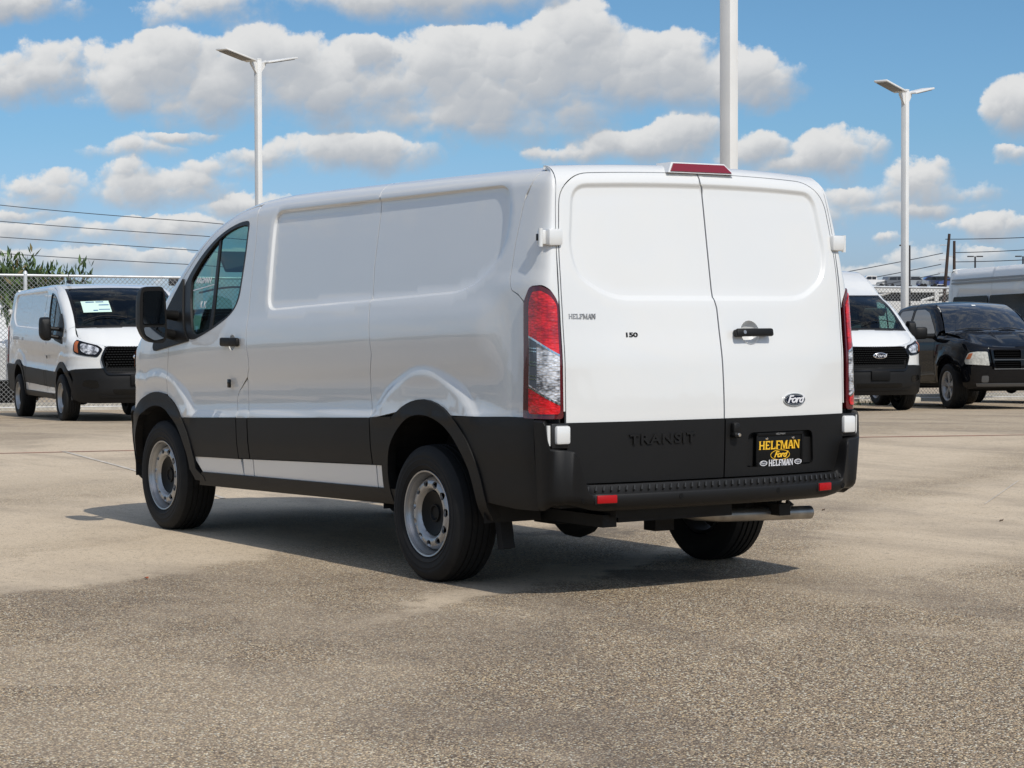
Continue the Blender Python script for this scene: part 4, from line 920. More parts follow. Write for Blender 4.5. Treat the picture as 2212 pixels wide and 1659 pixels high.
    # sheet metal as measured: the far flank sits a little closer in than the near one
    def tuck(o):
        for c in o.children:
            if c.type=='MESH':
                for v in c.data.vertices:
                    if v.co.y<-.45: v.co.y+=.034*float(ss(.45,.85,-v.co.y))
                tuck(c)
    tuck(root)
    return root,doors,dr
def clip_low(P,z):
    out=[];n=len(P)
    for i in range(n):
        a,b=P[i],P[(i+1)%n]
        if a[1]>=z: out.append(tuple(a))
        if (a[1]>=z)!=(b[1]>=z):
            t=(z-a[1])/(b[1]-a[1]); out.append((a[0]+t*(b[0]-a[0]),z))
    return out
def clip_high(P,z):
    return [(x,-y) for x,y in clip_low([(x,-y) for x,y in P],-z)]
def clip_poly_line(P,A,B,above):
    out=[];n=len(P); f=lambda p:(p[1]-(A[1]+(B[1]-A[1])*(p[0]-A[0])/(B[0]-A[0])))*(1 if above else -1)
    for i in range(n):
        a,b=P[i],P[(i+1)%n]; fa,fb=f(a),f(b)
        if fa>=0: out.append(tuple(a))
        if (fa>=0)!=(fb>=0):
            t=fa/(fa-fb); out.append((a[0]+t*(b[0]-a[0]),a[1]+t*(b[1]-a[1])))
    return out
# ---------------------------------------------------------------- ground
def depth_of(x,y): return (x+9.38)*.8383-(y-6.55)*.5443
def gz(x,y):
    D=depth_of(x,y); return -.022*max(0.,min(D,64)-25)
def ground_material():
    m=bpy.data.materials.new('worn_concrete'); m.use_nodes=True; MATS['concrete']=m; nt=m.node_tree; N=nt.nodes; L=nt.links; b=N['Principled BSDF']
    tc=N.new('ShaderNodeTexCoord'); O=tc.outputs['Object']
    def noise(s,d=4,r=.55,vec=O,dist=0.):
        n=N.new('ShaderNodeTexNoise'); n.inputs['Scale'].default_value=s; n.inputs['Detail'].default_value=d; n.inputs['Roughness'].default_value=r; n.inputs['Distortion'].default_value=dist; L.new(vec,n.inputs['Vector']); return n
    def M(op,a,c=None,d=None):
        n=N.new('ShaderNodeMath'); n.operation=op
        for i,v in enumerate((a,c,d)):
            if v is None: continue
            if isinstance(v,(int,float)): n.inputs[i].default_value=v
            else: L.new(v,n.inputs[i])
        return n.outputs[0]
    def mr(v,a,b_,c=0.,d=1.,sm=True):
        n=N.new('ShaderNodeMapRange'); n.interpolation_type='SMOOTHSTEP' if sm else 'LINEAR'
        for i,q in enumerate((a,b_,c,d)): n.inputs[i+1].default_value=q
        L.new(v,n.inputs[0]); return n.outputs[0]
    def mix(f,a,c,bt='MIX'):
        n=N.new('ShaderNodeMix'); n.data_type='RGBA'; n.blend_type=bt
        if isinstance(f,(int,float)): n.inputs[0].default_value=f
        else: L.new(f,n.inputs[0])
        for i,v in ((6,a),(7,c)):
            if isinstance(v,tuple): n.inputs[i].default_value=(*v,1)
            else: L.new(v,n.inputs[i])
        return n.outputs[2]
    # wear: 0 = paste still covers the stones, 1 = stones laid bare
    wn=noise(.45,7,.68,dist=.5); w0=mr(wn.outputs[0],.44,.56)
    mask=None
    warp=noise(1.3,7,.68); wv=N.new('ShaderNodeVectorMath'); wv.operation='MULTIPLY_ADD'; L.new(warp.outputs['Color'],wv.inputs[0]); wv.inputs[1].default_value=(1.3,1.3,0); 
    sh=N.new('ShaderNodeVectorMath'); sh.operation='ADD'; L.new(O,sh.inputs[0]); sh.inputs[1].default_value=(-.45,-.45,0); L.new(sh.outputs[0],wv.inputs[2])
    def ell(cx,cy,rx,ry,ang,soft=.35):
        mp=N.new('ShaderNodeMapping'); mp.vector_type='TEXTURE'; mp.inputs['Location'].default_value=(cx,cy,0); mp.inputs['Rotation'].default_value=(0,0,R_(ang)); mp.inputs['Scale'].default_value=(rx,ry,1e3); L.new(wv.outputs[0],mp.inputs[0])
        ln=N.new('ShaderNodeVectorMath'); ln.operation='LENGTH'; L.new(mp.outputs[0],ln.inputs[0]); return mr(ln.outputs['Value'],1+soft,1-soft)
    smooth=[ell(1.9,2.45,2.9,.62,-60,.22),ell(4.4,1.1,3.0,1.2,-60,.5),ell(1.6,-4.6,4.4,.85,-56,.35),ell(5.5,-5.6,6.5,1.4,-62,.4),ell(12,-4.5,9,3.0,-64,.5),ell(.0,.55,1.7,.16,-62,.4),ell(-2.9,-.2,.5,.1,-58,.5)]
    cov=smooth[0]
    for s_ in smooth[1:]: cov=M('MAXIMUM',cov,s_)
    far=N.new('ShaderNodeVectorMath'); far.operation='DOT_PRODUCT'; L.new(O,far.inputs[0]); far.inputs[1].default_value=(.8383,-.5443,0)
    dep=M('ADD',far.outputs['Value'],11.4); farw=mr(dep,9.5,16,1.0,.65)
    wear=M('MULTIPLY',M('SUBTRACT',1.0,cov),M('MULTIPLY',M('MULTIPLY_ADD',w0,.28,.72),farw))
    # stones
    v1=N.new('ShaderNodeTexVoronoi'); v1.inputs['Scale'].default_value=140; L.new(O,v1.inputs['Vector'])
    v2=N.new('ShaderNodeTexVoronoi'); v2.inputs['Scale'].default_value=260; L.new(O,v2.inputs['Vector'])
    sc=N.new('ShaderNodeSeparateColor'); L.new(v1.outputs['Color'],sc.inputs[0])
    sc2=N.new('ShaderNodeSeparateColor'); L.new(v2.outputs['Color'],sc2.inputs[0])
    ramp=N.new('ShaderNodeValToRGB'); L.new(sc.outputs[0],ramp.inputs[0]); e=ramp.color_ramp
    e.elements[0].position=0.; e.elements[0].color=(.085,.065,.048,1); e.elements[1].position=1.; e.elements[1].color=(.95,.90,.78,1)
    for p,c in ((.25,(.19,.15,.115)),(.5,(.32,.26,.195)),(.72,(.43,.355,.27)),(.86,(.58,.45,.27)),(.93,(.76,.68,.56))):
        q=e.elements.new(p); q.color=(min(1,c[0]*1.46),min(1,c[1]*1.34),min(1,c[2]*1.18),1)
    edge=mr(v1.outputs['Distance'],.38,.70,1.0,.38)
    stone=mix(1.0,ramp.outputs[0],mix(0.0,(1,1,1),(1,1,1)),'MULTIPLY')
    sm=N.new('ShaderNodeVectorMath'); sm.operation='SCALE'; L.new(ramp.outputs[0],sm.inputs[0]); L.new(M('MULTIPLY',edge,M('MULTIPLY_ADD',sc2.outputs[0],.5,.75)),sm.inputs['Scale'])
    # paste
    pn=noise(2.2,6,.6); paste=mix(pn.outputs[0],(.53,.42,.29),(.67,.55,.40))
    pit=M('MULTIPLY',mr(sc.outputs[1],.90,.97),mr(v1.outputs['Distance'],.5,.2)); 
    pit2=M('MULTIPLY',mr(sc2.outputs[2],.88,.96),.7)
    paste2=mix(M('MULTIPLY',M('MAXIMUM',pit,pit2),.85),paste,(.17,.13,.10))
    col=mix(wear,paste2,sm.outputs[0])
    # loose grit, worn pits and bright chips at several sizes
    for sc_,lo,hi,am,cc in ((26,.60,.70,.45,(.11,.09,.07)),(55,.60,.70,.50,(.12,.095,.07)),(44,.63,.72,.35,(.78,.72,.62)),(9,.58,.72,.22,(.19,.155,.12))):
        fl=noise(sc_,2,.6); col=mix(M('MULTIPLY',mr(fl.outputs[0],lo,hi),am),col,cc)
    # tyre dirt and damp-dried stains, broad and soft
    st=N.new('ShaderNodeMapping'); st.inputs['Rotation'].default_value=(0,0,R_(62)); st.inputs['Scale'].default_value=(.45,1.5,1); L.new(O,st.inputs[0])
    s1=noise(.55,5,.62,st.outputs[0],.6); s2=noise(3.2,5,.65)
    dirt=M('MULTIPLY',mr(s1.outputs[0],.46,.70),mr(s2.outputs[0],.3,.6,.6,1.0))
    col=mix(M('MULTIPLY',dirt,.50),col,(.17,.135,.105))
    # oil spots under the engine and the tail
    oil=M('MAXIMUM',ell(-.25,.1,.36,.26,20,.25),ell(1.9,-.9,.40,.22,0,.3))
    col=mix(M('MULTIPLY',oil,.6),col,(.07,.06,.05))
    # drag streaks from turning tyres
    wvx=N.new('ShaderNodeTexWave'); wvx.wave_type='RINGS'; wvx.rings_direction='Z'; wvx.inputs['Scale'].default_value=.16; wvx.inputs['Distortion'].default_value=5; wvx.inputs['Detail'].default_value=3; wvx.inputs['Detail Scale'].default_value=.5
    mpw=N.new('ShaderNodeMapping'); mpw.inputs['Location'].default_value=(9,9,0); L.new(O,mpw.inputs[0]); L.new(mpw.outputs[0],wvx.inputs['Vector'])
    sk=M('MULTIPLY',mr(wvx.outputs['Fac'],.80,.98),mr(noise(.5,3).outputs[0],.5,.68))
    col=mix(M('MULTIPLY',sk,.28),col,(.15,.125,.10))
    L.new(col,b.inputs['Base Color']); b.inputs['Roughness'].default_value=.86; b.inputs['Specular IOR Level'].default_value=.3
    h=M('MULTIPLY',M('SUBTRACT',.55,v1.outputs['Distance']),M('MULTIPLY_ADD',wear,.8,.15)); h2=M('MULTIPLY_ADD',s2.outputs[0],.3,h)
    bp=N.new('ShaderNodeBump'); bp.inputs['Strength'].default_value=.95; bp.inputs['Distance'].default_value=.007; L.new(h2,bp.inputs['Height']); L.new(bp.outputs[0],b.inputs['Normal'])
ground_material()
def ground():
    f2=Vector((.8383,-.5443)); r2=Vector((-.5443,-.8383)); c=Vector((-9.38,6.55)); V=[];F=[]
    ds=[-60,-20,0,4,8,12,16,20,25,27,30,33,36,40,44,48,52,56,60,64,70,90,150,300,700,2500]; ws=[-2500,-700,-200,-80,-40,-20,-10,-4,0,4,10,20,40,80,200,700,2500]
    for d in ds:
        for w in ws:
            p=c+f2*d+r2*w; V.append((p.x,p.y,-.022*max(0,min(d,64)-25)))
    n=len(ws)
    for i in range(len(ds)-1):
        for j in range(n-1): F.append((i*n+j,i*n+j+1,(i+1)*n+j+1,(i+1)*n+j))
    o=MB().add(V,F).build('ground','concrete')
    for v in o.data.polygons: pass
    o['kind']='structure'; return o
ground()
mat('joint_red',(.34,.10,.07),rough=.9,noise=(3,.35)); mat('joint_pale',(.52,.46,.38),rough=.9,noise=(8,.25)); mat('joint_dark',(.12,.09,.07),rough=.9)
def strip(name,pts,w,m,dz=.004):
    V=[];F=[]; P=[Vector((x,y)) for x,y in pts]
    Q=[]
    for a,b in zip(P,P[1:]):
        k=max(1,int((b-a).length/.8)); Q+=[a+(b-a)*i/k for i in range(k)]
    Q.append(P[-1])
    for i,p in enumerate(Q):
        t=(Q[min(i+1,len(Q)-1)]-Q[max(i-1,0)]).normalized(); n=Vector((-t.y,t.x)); ww=w*(.75+.5*random.random())/2
        for s_ in (1,-1): q=p+n*ww*s_; V.append((q.x,q.y,gz(q.x,q.y)+dz))
    F=[(2*i,2*i+1,2*i+3,2*i+2) for i in range(len(Q)-1)]
    o=mesh(name,V,F,m); o['kind']='structure'; return o
strip('ground_joint',[(14.5,5.6),(11.55,-.4),(11.2,-1.8),(8.55,-9.66),(7.79,-11.49),(5.5,-17)],.065,'joint_red')
strip('ground_joint',[(11.42,-1.5),(9.0,-1.1),(6.73,-.69),(5.2,-.35)],.045,'joint_pale')
strip('ground_joint',[(3.0,-6.4),(1.6,-4.6)],.012,'joint_pale')
# twigs and leaves lying about
mat('dead_leaf',(.42,.10,.03),rough=.8); mat('twig_bark',(.10,.065,.04),rough=.9)
def twig(x,y,a,L_,label,r=.004):
    pts=[(x+math.cos(a)*L_*(t-.5),y+math.sin(a)*L_*(t-.5)+.006*math.sin(9*t),gz(x,y)+.005+.003*math.sin(7*t)) for t in (0,.25,.5,.75,1)]
    tag(MB().tube(pts,[r,r,r,r*.8,r*.5],5).build('twig','twig_bark',smooth=True),label,'twig','twigs lying on the concrete')
twig(.64,-3.78,-1.0,.12,'thin brown twig lying on pale concrete right of the van bumper'); twig(1.9,-3.35,-.9,.10,'short twig farther back on the concrete behind the exhaust')
lf=MB(); q=[(-.022,0),(-.008,.012),(.012,.010),(.024,0),(.010,-.011),(-.010,-.010)]
n0=gz(.89,2.13); lf.add([(.89+x,2.13+y,n0+.006+abs(y)*.6) for x,y in q]+[(.89,2.13,n0+.004)],[(6,i,(i+1)%6) for i in range(6)])
tag(lf.build('fallen_leaf','dead_leaf'),'small orange dead leaf on the light concrete near the front wheel','leaf')
# ---------------------------------------------------------------- vans
hero,hdoors,hdoor=build_van('white low-roof cargo van in the middle of the lot, seen from its rear left corner')
lv=copy_tree(hero)
lv['label']='white low-roof cargo van facing the camera beside the left fence, price sticker behind its windscreen'
hero['group']=lv['group']='white cargo vans on the lot'
def put(o,x,y,head,ref=0.):
    """rear axle at x,y; heading in degrees; follows the slope of the lot"""
    h=R_(head); fx,fy=math.cos(h),math.sin(h); z0=gz(x,y); z1=gz(x+fx*3.3,y+fy*3.3); p=math.atan2(z1-z0,3.3)
    o.location=(x,y,z0); o.rotation_euler=(0,-p,h)
def place_by(o,lx,ly,X,Y,head):
    h=R_(head); put(o,X-(lx*math.cos(h)-ly*math.sin(h)),Y-(lx*math.sin(h)+ly*math.cos(h)),head)
_p=Vector((20.71,-5.07,-0.11)); place_by(lv,3.3,-.98,_p.x,_p.y,170.5)
# sticker, aerial
def on_screen(xe,b,off=.0,H=0.): return Vector(top(np.array([xe]),np.array([b]),off,H)[0])
def screen_sheet(name,a0,a1,b0,b1,m,par,off,H=0.): return sheet(name,[(a0,b0),(a1,b0),(a1,b1),(a0,b1)],lambda u,v,o=0.:top(u,v,o,H),m,par,step=.06,off=off,flange=0)
st=screen_sheet('window_sticker',3.01,3.26,-.78,-.28,'paper_green',lv,.004)
for a0,a1,b0,b1,m_ in ((3.03,3.05,-.70,-.55,'label_blue'),(3.03,3.05,-.52,-.38,'label_blue'),(3.10,3.12,-.48,-.30,'label_blue'),(3.20,3.215,-.50,-.30,'label_blue'),(3.215,3.235,-.60,-.52,'label_blue')):
    screen_sheet('sticker_print',a0,a1,b0,b1,m_,st,.008)
def aerial(par,x,y,z):
    b=MB(); b.rbox((x,y,z+.02),(.16,.06,.055),.02); a=b.build('aerial_base','black_plastic',par,auto=40); MB().tube([(x,y,z+.04),(x-.05,y,z+.16)],.006,6).build('aerial_whip','black_plastic',a)
aerial(lv,2.30,-.62,2.075)
# lettering on the nearest van --------------------------------------------------
LET={'H':[('r',0,0,.22,1),('r',.68,0,.90,1),('r',.2,.42,.7,.56),('s',-.06,.28),('s',.62,.96),('t',-.06,.28),('t',.62,.96)],
'E':[('r',.05,0,.27,1),('r',.2,0,.82,.13),('r',.2,.87,.82,1),('r',.2,.43,.62,.56),('r',.72,0,.82,.26),('r',.72,.74,.82,1),('s',-.02,.3),('t',-.02,.3)],
'L':[('r',.08,0,.30,1),('r',.2,0,.82,.13),('r',.72,0,.82,.28),('s',0,.35),('t',0,.38)],
'F':[('r',.08,0,.30,1),('r',.2,.87,.82,1),('r',.2,.43,.64,.56),('r',.72,.72,.82,1),('s',0,.40),('t',0,.3)],
'M':[('r',0,0,.12,1),('r',.88,0,1.08,1),('d',.02,1,.24,1,.60,0,.50,0),('d',1.06,1,.90,1,.46,0,.58,0),('s',-.08,.20),('s',.80,1.16),('t',-.06,.24),('t',.88,1.14)],
'A':[('d',.40,1,.52,1,.16,0,.04,0),('d',.42,1,.62,1,.96,0,.74,0),('r',.24,.30,.74,.41),('s',-.06,.26),('s',.64,1.04)],
'N':[('r',.02,0,.14,1),('r',.80,0,.92,1),('d',.02,1,.26,1,.92,0,.76,0),('s',-.06,.22),('t',-.06,.2),('t',.70,1.02)]}
def serif(name,s,h,w,m,parent,Mx,depth=.0015):
    """slab-serif capitals fitted to width w and height h, centred"""
    adv=[{'M':1.24,'L':.90,'E':.93,'F':.90}.get(c,1.05) for c in s]; tot=sum(adv)-.08; k=w/tot; x=-w/2; b=MB()
    for c,a in zip(s,adv):
        for it in LET[c]:
            if it[0]=='r': P=[(it[1],it[2]),(it[3],it[2]),(it[3],it[4]),(it[1],it[4])]
            elif it[0]=='s': P=[(it[1],0),(it[2],0),(it[2],.07),(it[1],.07)]
            elif it[0]=='t': P=[(it[1],.93),(it[2],.93),(it[2],1),(it[1],1)]
            else: P=[(it[1],it[2]),(it[3],it[4]),(it[5],it[6]),(it[7],it[8])]
            zb=len(b.F)*.00002
            b.prism([(x+p*k,(q-.5)*h) for p,q in P],lambda p,d:tuple(Mx@Vector((p[0],p[1],d+(zb if d else 0)))),depth)
        x+=a*k
    o=b.build(name,m,parent); return o
def rearM(y,z,off=.0):
    p=Vector(rear(np.array([y]),np.array([z]),off)[0]); q=Vector(rear(np.array([y]),np.array([z+.02]),off)[0]); r=Vector(rear(np.array([y-.02]),np.array([z]),off)[0])
    return frame(p,r-p,q-p)
dl,dr2=hdoors
serif('dealer_lettering','HELFMAN',.023,.142,'silver_letter',dl,rearM(.771,1.345,.0008),.0008)
text('model_number','150',.030,'black_letter',dl,rearM(.511,1.255,.001),.002,1.75,0,'CENTER',.92,.0008)
text('model_name','TRANSIT',.066,'black_plastic',dl,rearM(.360,.757,.007),.007,1.32,0,'CENTER',1.12,.0015)
def oval(par,Mx,w,h,m,depth,name='badge',n=40):
    b=MB(); b.prism([(w/2*math.cos(2*math.pi*i/n),h/2*math.sin(2*math.pi*i/n)) for i in range(n)],lambda p,d:tuple(Mx@Vector((p[0],p[1],d))),depth); return b.build(name,m,par,auto=30)
def ring(par,Mx,w,h,t,m,depth,name='badge_ring',n=40):
    b=MB(); V=[];F=[]
    for i in range(n):
        c,s_=math.cos(2*math.pi*i/n),math.sin(2*math.pi*i/n)
        V+=[Mx@Vector((w/2*c,h/2*s_,0)),Mx@Vector((w/2*c,h/2*s_,depth)),Mx@Vector(((w/2-t)*c,(h/2-t)*s_,depth)),Mx@Vector(((w/2-t)*c,(h/2-t)*s_,0))]
    for i in range(n):
        j=(i+1)%n
        for k in range(3): F.append((i*4+k,j*4+k,j*4+k+1,i*4+k+1))
    b.add(V,F); return b.build(name,m,par,auto=30)
Mb=rearM(-.470,.926,.001)
bd=oval(dr2,Mb,.150,.063,'emblem_silver',.006); oval(bd,Mb,.140,.054,'badge_blue',.0075,'badge_field'); ring(bd,Mb,.132,.047,.0022,'emblem_silver',.0085)
text('badge_script','Ford',.052,'white_print',bd,Mb@Matrix.Translation((0,.001,.008)),.0015,1.25,.42,'CENTER',.85,.0012)
# door handle with its round cup
Mh=rearM(-.205,1.257,.0)
b=MB(); b.lathe([(.0605,.002),(.056,-.014),(.040,-.030),(.0,-.036)],30,axis='z'); b.V=[tuple(Mh@(Vector(v)+Vector((0,.005,0)))) for v in b.V]; cup=b.build('handle_cup','white_paint',dr2,auto=50)
b=MB(); b.rbox((0,0,.036),(.235,.040,.022),.010); b.rbox((-.085,0,.020),(.055,.036,.036),.008); b.rbox((.095,0,.018),(.030,.030,.034),.008); b.V=[tuple(Mh@Vector(v)) for v in b.V]; hh=b.build('door_handle','black_plastic',dr2,auto=40)
b=MB(); b.lathe([(.0,.050),(.009,.050),(.010,.046)],16,axis='z',c=(-.072,0,0)); b.V=[tuple(Mh@Vector(v)) for v in b.V]; b.build('key_barrel','steel_silver',hh,auto=40)
# camera housing
Mc=rearM(-.064,.785,.007)
b=MB(); b.rbox((0,.012,.014),(.040,.055,.034),.010); b.rbox((0,-.020,.020),(.046,.030,.044),.012); b.V=[tuple(Mc@Vector(v)) for v in b.V]; ch=b.build('camera_housing','black_plastic',dr2,auto=40)
b=MB(); b.lathe([(0,.045),(.008,.045),(.010,.040)],14,axis='z',c=(.004,-.020,0)); b.V=[tuple(Mc@Vector(v)) for v in b.V]; b.build('camera_lens','chrome',ch,auto=40)
# dealer plate in a frame
Mp=rearM(-.375,.682,-.010)
b=MB(); b.rbox((0,0,.004),(.318,.166,.008),.003); b.V=[tuple(Mp@Vector(v)) for v in b.V]; pl=b.build('dealer_plate','black_letter',dr2,auto=30)
b=MB()
for c,d in (((0,.077,.010),(.322,.016,.006)),((0,-.073,.010),(.322,.026,.006)),((-.155,0,.010),(.012,.17,.006)),((.155,0,.010),(.012,.17,.006))): b.rbox(c,d,.002)
b.V=[tuple(Mp@Vector(v)) for v in b.V]; b.build('plate_frame','hub_plastic',pl,auto=30)
serif('plate_lettering','HELFMAN',.042,.270,'gold_print',pl,Mp@Matrix.Translation((-.004,.022,.0085)))
ring(pl,Mp@Matrix.Translation((.004,-.028,.0088)),.132,.052,.0028,'gold_print',.0012,'plate_badge_ring')
text('plate_badge_script','Ford',.042,'gold_print',pl,Mp@Matrix.Translation((.004,-.027,.0088)),.001,1.2,.42,'CENTER',.85,.001)
serif('frame_lettering','HELFMAN',.031,.160,'white_print',pl,Mp@Matrix.Translation((.004,-.066,.0135)))
text('frame_small_print','HELFMAN',.013,'silver_letter',pl,Mp@Matrix.Translation((0,.077,.0135)),.0004,1.1)
for x in (-.112,.124):
    Mo=Mp@Matrix.Translation((x,-.066,.0135)); o_=oval(pl,Mo,.050,.026,'white_print',.0008,'frame_badge'); oval(o_,Mo,.043,.019,'badge_blue',.0011,'frame_badge_field'); text('frame_badge_script','Ford',.018,'white_print',o_,Mo@Matrix.Translation((0,0,.0014)),.0003,1.2,.3)
for x in (-.088,.092):
    b=MB(); b.lathe([(0,.004),(.006,.004),(.008,.0)],10,axis='z'); Mo=Mp@Matrix.Translation((x,.055,.008)); b.V=[tuple(Mo@Vector(v)) for v in b.V]; b.build('plate_screw','chrome',pl,auto=40)
# marker pen and a leaflet on the driver's window
hwin=[c for c in hdoor.children if c.name.split('.')[0]=='window'][0]
def sideM(u,v,off):
    p=Vector(side(np.array([u]),np.array([v]),off)[0]); q=Vector(side(np.array([u]),np.array([v+.02]),off)[0]); r=Vector(side(np.array([u-.02]),np.array([v]),off)[0]); return frame(p,r-p,q-p)
text('marker_writing','ARGMAN',.050,'ink',hwin,sideM(2.765,1.575,-.0095),.0006,1.1,.2,'CENTER',1.,.001)
text('marker_writing','K K',.062,'ink',hwin,sideM(2.73,1.425,-.0095),.0006,.9,.1,'CENTER',1.,0)
Mw=sideM(2.755,1.525,-.0092); b=MB(); b.prism([(-.15,-.012),(.16,.022),(.16,.027),(-.15,-.005)],lambda p,d:tuple(Mw@Vector((p[0],p[1],d))),.0008); b.build('marker_underline','ink',hwin)
Mw=sideM(2.805,1.317,-.016); b=MB(); b.prism([(-.055,-.050),(.060,-.040),(.060,.058),(-.055,.048)],lambda p,d:tuple(Mw@Vector((p[0],p[1],d))),.0008); b.build('leaflet','paper_green',hwin)
# ---------------------------------------------------------------- second van, taller roof
rt,_,_=build_van('white medium-roof cargo van half hidden behind the large van, beside the black pickup',H=.40,step=.07,group='white cargo vans on the lot')
_p=Vector((18.12,-19.52,-0.33)); place_by(rt,3.3,.98,_p.x,_p.y,162)
# ---------------------------------------------------------------- passenger van behind the pickup
def winvan():
    r,d,f=build_van('tall white passenger van with long dark side windows behind the black pickup',H=.74,step=.07,windows=True)
    sd=lambda u,v,off=0.:side(u,v,off,.74)
    for sg in (0,1):
        for u0,u1 in ((-.72,.56),(.60,2.0)):
            sheet('side_window',roundpoly([(u0,1.40),(u1,1.40),(u1,1.958),(u0,1.958)],.06,4),sd,'privacy_pane',r,step=.07,off=.018,flange=.02,mirror=sg)
        for vv in (2.000,2.012):
            sheet('roof_rail',[(-.80,vv),(2.6,vv),(2.6,vv+.007),(-.80,vv+.007)],sd,'grey_seam',r,step=.08,off=.012,flange=.01,mirror=sg)
    # the long-wheelbase body: the middle is drawn out
    sx=lambda x:x-1.15*(1-float(ss(.7,1.9,x)))
    def walk(o,dx=0.):
        for c in o.children:
            if c.type=='EMPTY': c.location.x=sx(c.location.x); continue
            if c.data and c.name.split('.')[0] not in ('wheel',):
                for v in c.data.vertices: v.co.x=sx(v.co.x)
            walk(c)
    walk(r)
    return r
mat('privacy_pane',(.010,.009,.008),rough=.22,spec=.3); mat('grey_seam',(.30,.30,.29),rough=.6)
pv=winvan()
# ---------------------------------------------------------------- black pickup
def make_side(zt,yp,uf,a,n_,ue,rr,ins):
    RLn=rr*1.5
    def f(u,v,off=0.):
        u=np.asarray(u,float); v=np.asarray(v,float); u,v=np.broadcast_arrays(u,v)
        z0=zt(u); d=v-(z0-rr); th=np.clip(d/RLn,0,1)*math.pi/2; z=np.where(d>0,z0-rr+rr*np.sin(th),v); inset=np.where(d>0,ins*(1-np.cos(th)),0)
        x=np.minimum(u,uf).astype(float); y0=yp(z)
        for cx in (0.,3.57): 
            r=np.hypot(u-cx,v-.42); y0=y0+.025*(1-ss(.56,.68,r))*ss(.5,.8,v)
        t=np.clip((u-uf)/(ue-uf),0,1)*math.pi/2; n=2/n_; st,ct=np.abs(np.sin(t)),np.abs(np.cos(t)); A=a(z)
        fr=u>uf; xf=uf+A*st**n; yf=y0*ct**n; nx=(st**(2-n)+1e-6)/A; ny=(ct**(2-n)+1e-6)/y0; L=np.hypot(nx,ny)
        x=np.where(fr,xf,x); y=np.where(fr,yf,y0); nx=np.where(fr,nx/L,0); ny=np.where(fr,ny/L,1); o=off-inset
        return np.stack([x+nx*o,y+ny*o,z],-1)
    return f
def build_pickup():
    root=thing('pickup_truck','black crew cab pickup truck with grey five-spoke wheels parked at the right edge','pickup truck')
    YT=Prof([(.3,.90),(.5,.955),(.8,.985),(1.0,.995),(1.15,.990),(1.25,.965),(1.34,.935),(1.6,.860),(1.85,.775),(2.0,.72)])
    AF=Prof([(.3,.52),(.5,.62),(.75,.64),(1.0,.635),(1.10,.61),(1.2,.54),(1.3,.46)])
    zc=Prof([(.6,1.82),(.85,1.875),(1.3,1.91),(1.9,1.915),(2.3,1.88),(2.6,1.77),(2.9,1.555),(3.12,1.355),(3.3,1.31)])
    zh=Prof([(3.1,1.325),(3.4,1.30),(3.8,1.26),(4.2,1.20),(4.6,1.13),(4.9,1.09)])
    zb=Prof([(-1.3,1.40),(.8,1.415)])
    cab=make_side(zc,YT,3.9,AF,3.4,4.9,.09,.09); hod=make_side(zh,YT,3.9,AF,4.4,4.9,.06,.07); bed=make_side(zb,YT,3.9,AF,3.4,4.9,.03,.03)
    def both(o): mirrored(o,root); return o
    g=.004
    B='black_paint'
    o=[(-1.25,.55),(-1.25,1.43),(.70,1.44),(.70,.50)]+[(x,z) for x,z in arc(0,.42,.50,9,171,18)]
    both(sheet('bed_side',o,bed,B,root,step=.08,gap=g))
    vt=lambda u:float(zc(u))-.09+.135
    both(sheet('rear_door',[(.71,.45),(.71,1.3),(.73,1.83),(.78,vt(.78)),(1.2,vt(1.2)),(1.62,vt(1.62)),(1.62,.45)],cab,B,root,step=.08,gap=g))
    both(sheet('front_door',[(1.63,.45),(1.63,vt(1.63)),(2.0,vt(2.0)),(2.3,vt(2.3)),(2.6,vt(2.6)),(2.9,vt(2.9)),(3.05,vt(3.05)),(3.02,1.30),(2.95,.95),(2.95,.45)],cab,B,root,step=.08,gap=g))
    far_=[(x,z) for x,z in arc(3.57,.42,.50,180,9,18)][::1]
    both(sheet('fender',[(2.96,.45),(2.96,.95),(3.03,1.30),(3.06,1.41)]+[(3.15,float(zh(3.15))+.03)]+[(u,float(zh(u))+.03) for u in (3.4,3.7,4.0,4.3,4.6,4.9)]+[(4.9,.62),(4.2,.66),(4.10,.58)]+[(x,z) for x,z in arc(3.57,.42,.50,9,171,18)],hod,B,root,step=.08,gap=g))
    fl=sheet('arch_trim',arc(3.57,.42,.555,5,175,24)+arc(3.57,.42,.485,175,5,24),hod,B,root,step=.05,off=.012,flange=.04); both(fl)
    # windows sit in the cab sides
    for P in ([(.93,1.375),(.93,1.76),(1.0,1.79),(1.55,1.80),(1.55,1.365)],[(1.68,1.36),(1.68,1.80),(2.1,1.80),(2.38,1.73),(2.72,1.50),(2.90,1.35)]):
        w=sheet('side_window',roundpoly(P,.05,4),cab,'pickup_glass',root,step=.06,off=.006,flange=.012); both(w)
    # roof, screen, bonnet
    def rtop(xe,b,off=0.):
        xe=np.asarray(xe,float); b=np.asarray(b,float); xe,b=np.broadcast_arrays(xe,b); e=cab(xe,zc(xe)-.09+.135); w=ss(2.0,2.6,xe)
        return np.stack([e[...,0]+.20*w*(1-b*b),b*e[...,1],e[...,2]+.035*(1-b*b)*(1-w*.5)+off],-1)
    sheet('roof',[(.74,-1),(2.28,-1),(2.28,1),(.74,1)],rtop,B,root,step=.12,flange=0)
    sheet('windscreen',[(2.30,-.985),(3.12,-.985),(3.12,.985),(2.30,.985)],rtop,'pickup_glass',root,step=.09,flange=.01)
    sheet('mirror_hanger',[(2.42,-.16),(2.47,-.16),(2.47,-.06),(2.42,-.06)],rtop,'label_white',root,step=.05,off=.004,flange=0)
